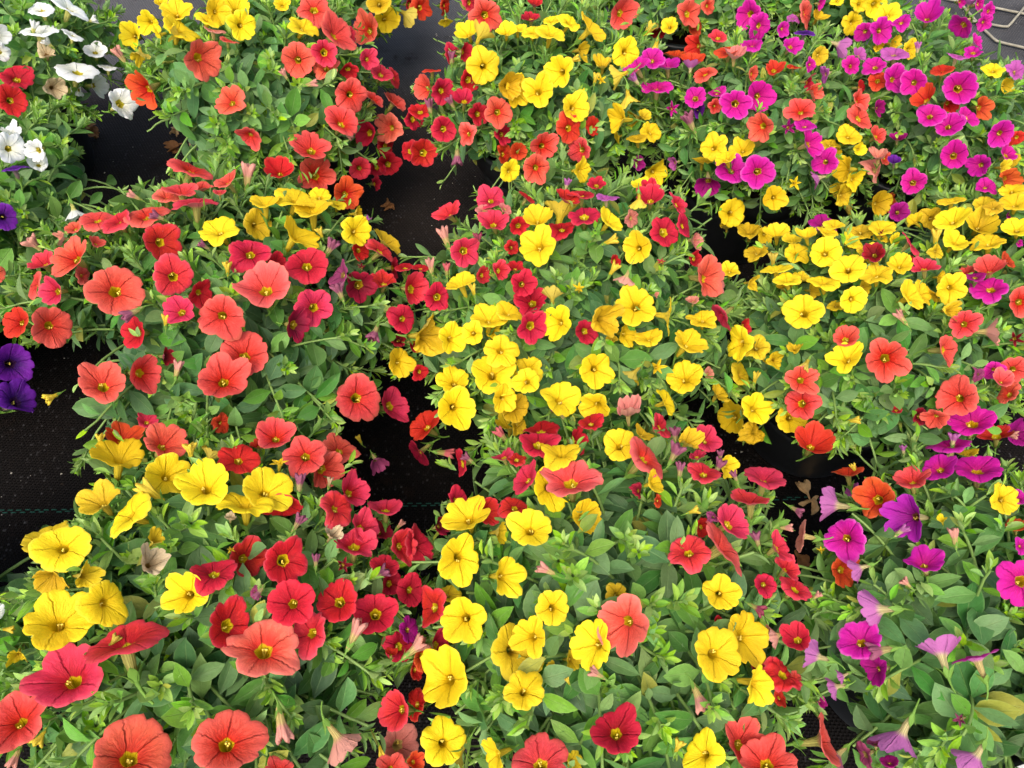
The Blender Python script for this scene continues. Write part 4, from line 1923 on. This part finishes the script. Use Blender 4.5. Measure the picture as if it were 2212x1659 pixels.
# bits of grit on the cloth: one sheet of debris nobody could count
V, F = [], []
for i in range(1500):
    x, y = random.uniform(-0.9, 1.1), random.uniform(-0.15, 1.5)
    s_ = random.choice([0.0005, 0.0007, 0.001, 0.0014]) * random.uniform(0.6, 1.2)
    o = len(V)
    for (dx, dy, dz) in ((1, 0, .2), (-.4, .9, .1), (-.6, -.8, .3), (0, 0, 1.2), (0, 0, 0)):
        V.append((x + dx * s_ * random.uniform(.6, 1.3), y + dy * s_ * random.uniform(.6, 1.3), max(0.0003, dz * s_)))
    F += [(o, o + 1, o + 3), (o + 1, o + 2, o + 3), (o + 2, o, o + 3)]
gr = mesh_obj('grit', V, F, [M['grit']], None, False)
gr['kind'] = 'stuff'
gr['label'] = 'pale grit and crumbs scattered over the dark woven cloth'
gr['category'] = 'grit'

# weathered rods of the bench frame beyond the upper right plant
def rods(name, paths, rad, mat, parent=None):
    V, F = [], []
    for pts in paths:
        P = [on_plane(u, v, z) for (u, v, z) in pts]
        # soften the bends
        Q = [P[0]]
        for i in range(1, len(P) - 1):
            Q += [P[i] * 0.82 + P[i - 1] * 0.18, P[i] * 0.95 + (P[i - 1] + P[i + 1]) * 0.025, P[i] * 0.82 + P[i + 1] * 0.18]
        Q.append(P[-1])
        D = []
        for i in range(len(Q) - 1):
            m_ = max(2, int(np.linalg.norm(Q[i + 1] - Q[i]) / 0.012))
            D += [Q[i] + (Q[i + 1] - Q[i]) * (j / m_) for j in range(m_)]
        D.append(Q[-1])
        tv, tf = tube_path(D, [rad * random.uniform(0.93, 1.07) for _ in D], 8)
        o = len(V)
        V += tv
        F += [tuple(i + o for i in f) for f in tf]
    return mesh_obj(name, V, F, [mat], parent, True)
zr = .004
fr = rods('wire_frame', [
 [(2040, -3, zr), (2148, 16.5, zr), (2203, 28, zr), (2330, 52, zr)],
 [(2060, 38, zr), (2118, 49, zr), (2177, 59, zr), (2216, 12, zr + .004), (2300, -90, zr)],
 [(2060, -10, zr), (2118, 57, zr), (2152, 89, zr), (2212, 103, zr), (2330, 128, zr), (2400, 40, zr)],
], .0018, M['rod'])
fr['label'] = 'weathered pale metal rods bent in a honeycomb pattern at the top right corner'
fr['category'] = 'wire frame'

# white tray whose corner shows at the bottom right
T0 = on_plane(2166, 1662, 0.05)
T1 = on_plane(2230, 1641, 0.05)
ex = nrm(T1 - T0)
ey = np.array([ex[1], -ex[0], 0.0])
def slab(cs, z0, z1):
    V = [c + np.array([0, 0, z0 - 0.05]) for c in cs] + [c + np.array([0, 0, z1 - 0.05]) for c in cs]
    n = len(cs)
    F = [tuple(range(n - 1, -1, -1)), tuple(range(n, 2 * n))] + [(i, (i + 1) % n, n + (i + 1) % n, n + i) for i in range(n)]
    return V, F
root = bpy.data.objects.new('plastic_tray', None)
link(root)
root['label'] = 'white plastic tray of which only the rim shows at the bottom right corner'
root['category'] = 'tray'
A = T0 - ex * 0.02
W_, D_ = 0.34, 0.22
def ringpts(off):
    return [A + ex * off + ey * off, A + ex * (W_ - off) + ey * off, A + ex * (W_ - off) + ey * (D_ - off), A + ex * off + ey * (D_ - off)]
def tray_ring(o0, o1, z0, z1, name):
    a, b = ringpts(o0), ringpts(o1)
    V = []
    for z in (z0, z1):
        V += [q * [1, 1, 0] + np.array([0, 0, z]) for q in a] + [q * [1, 1, 0] + np.array([0, 0, z]) for q in b]
    F = []
    for i in range(4):
        j = (i + 1) % 4
        F += [(i, j, 8 + j, 8 + i), (4 + j, 4 + i, 12 + i, 12 + j), (8 + i, 8 + j, 12 + j, 12 + i), (j, i, 4 + i, 4 + j)]
    o = mesh_obj(name, V, F, [M['tray']], root, False)
    md = o.modifiers.new('soft edges', 'BEVEL')
    md.width = 0.0012
    md.segments = 3
    return o
tray_ring(0.0, 0.008, 0.046, 0.052, 'rim')
tray_ring(0.006, 0.010, 0.004, 0.0455, 'wall')
V, F = slab([q * [1, 1, 0] + np.array([0, 0, 0.05]) for q in ringpts(0.0105)], 0.001, 0.0035)
mesh_obj('floor', V, F, [M['tray']], root, False)
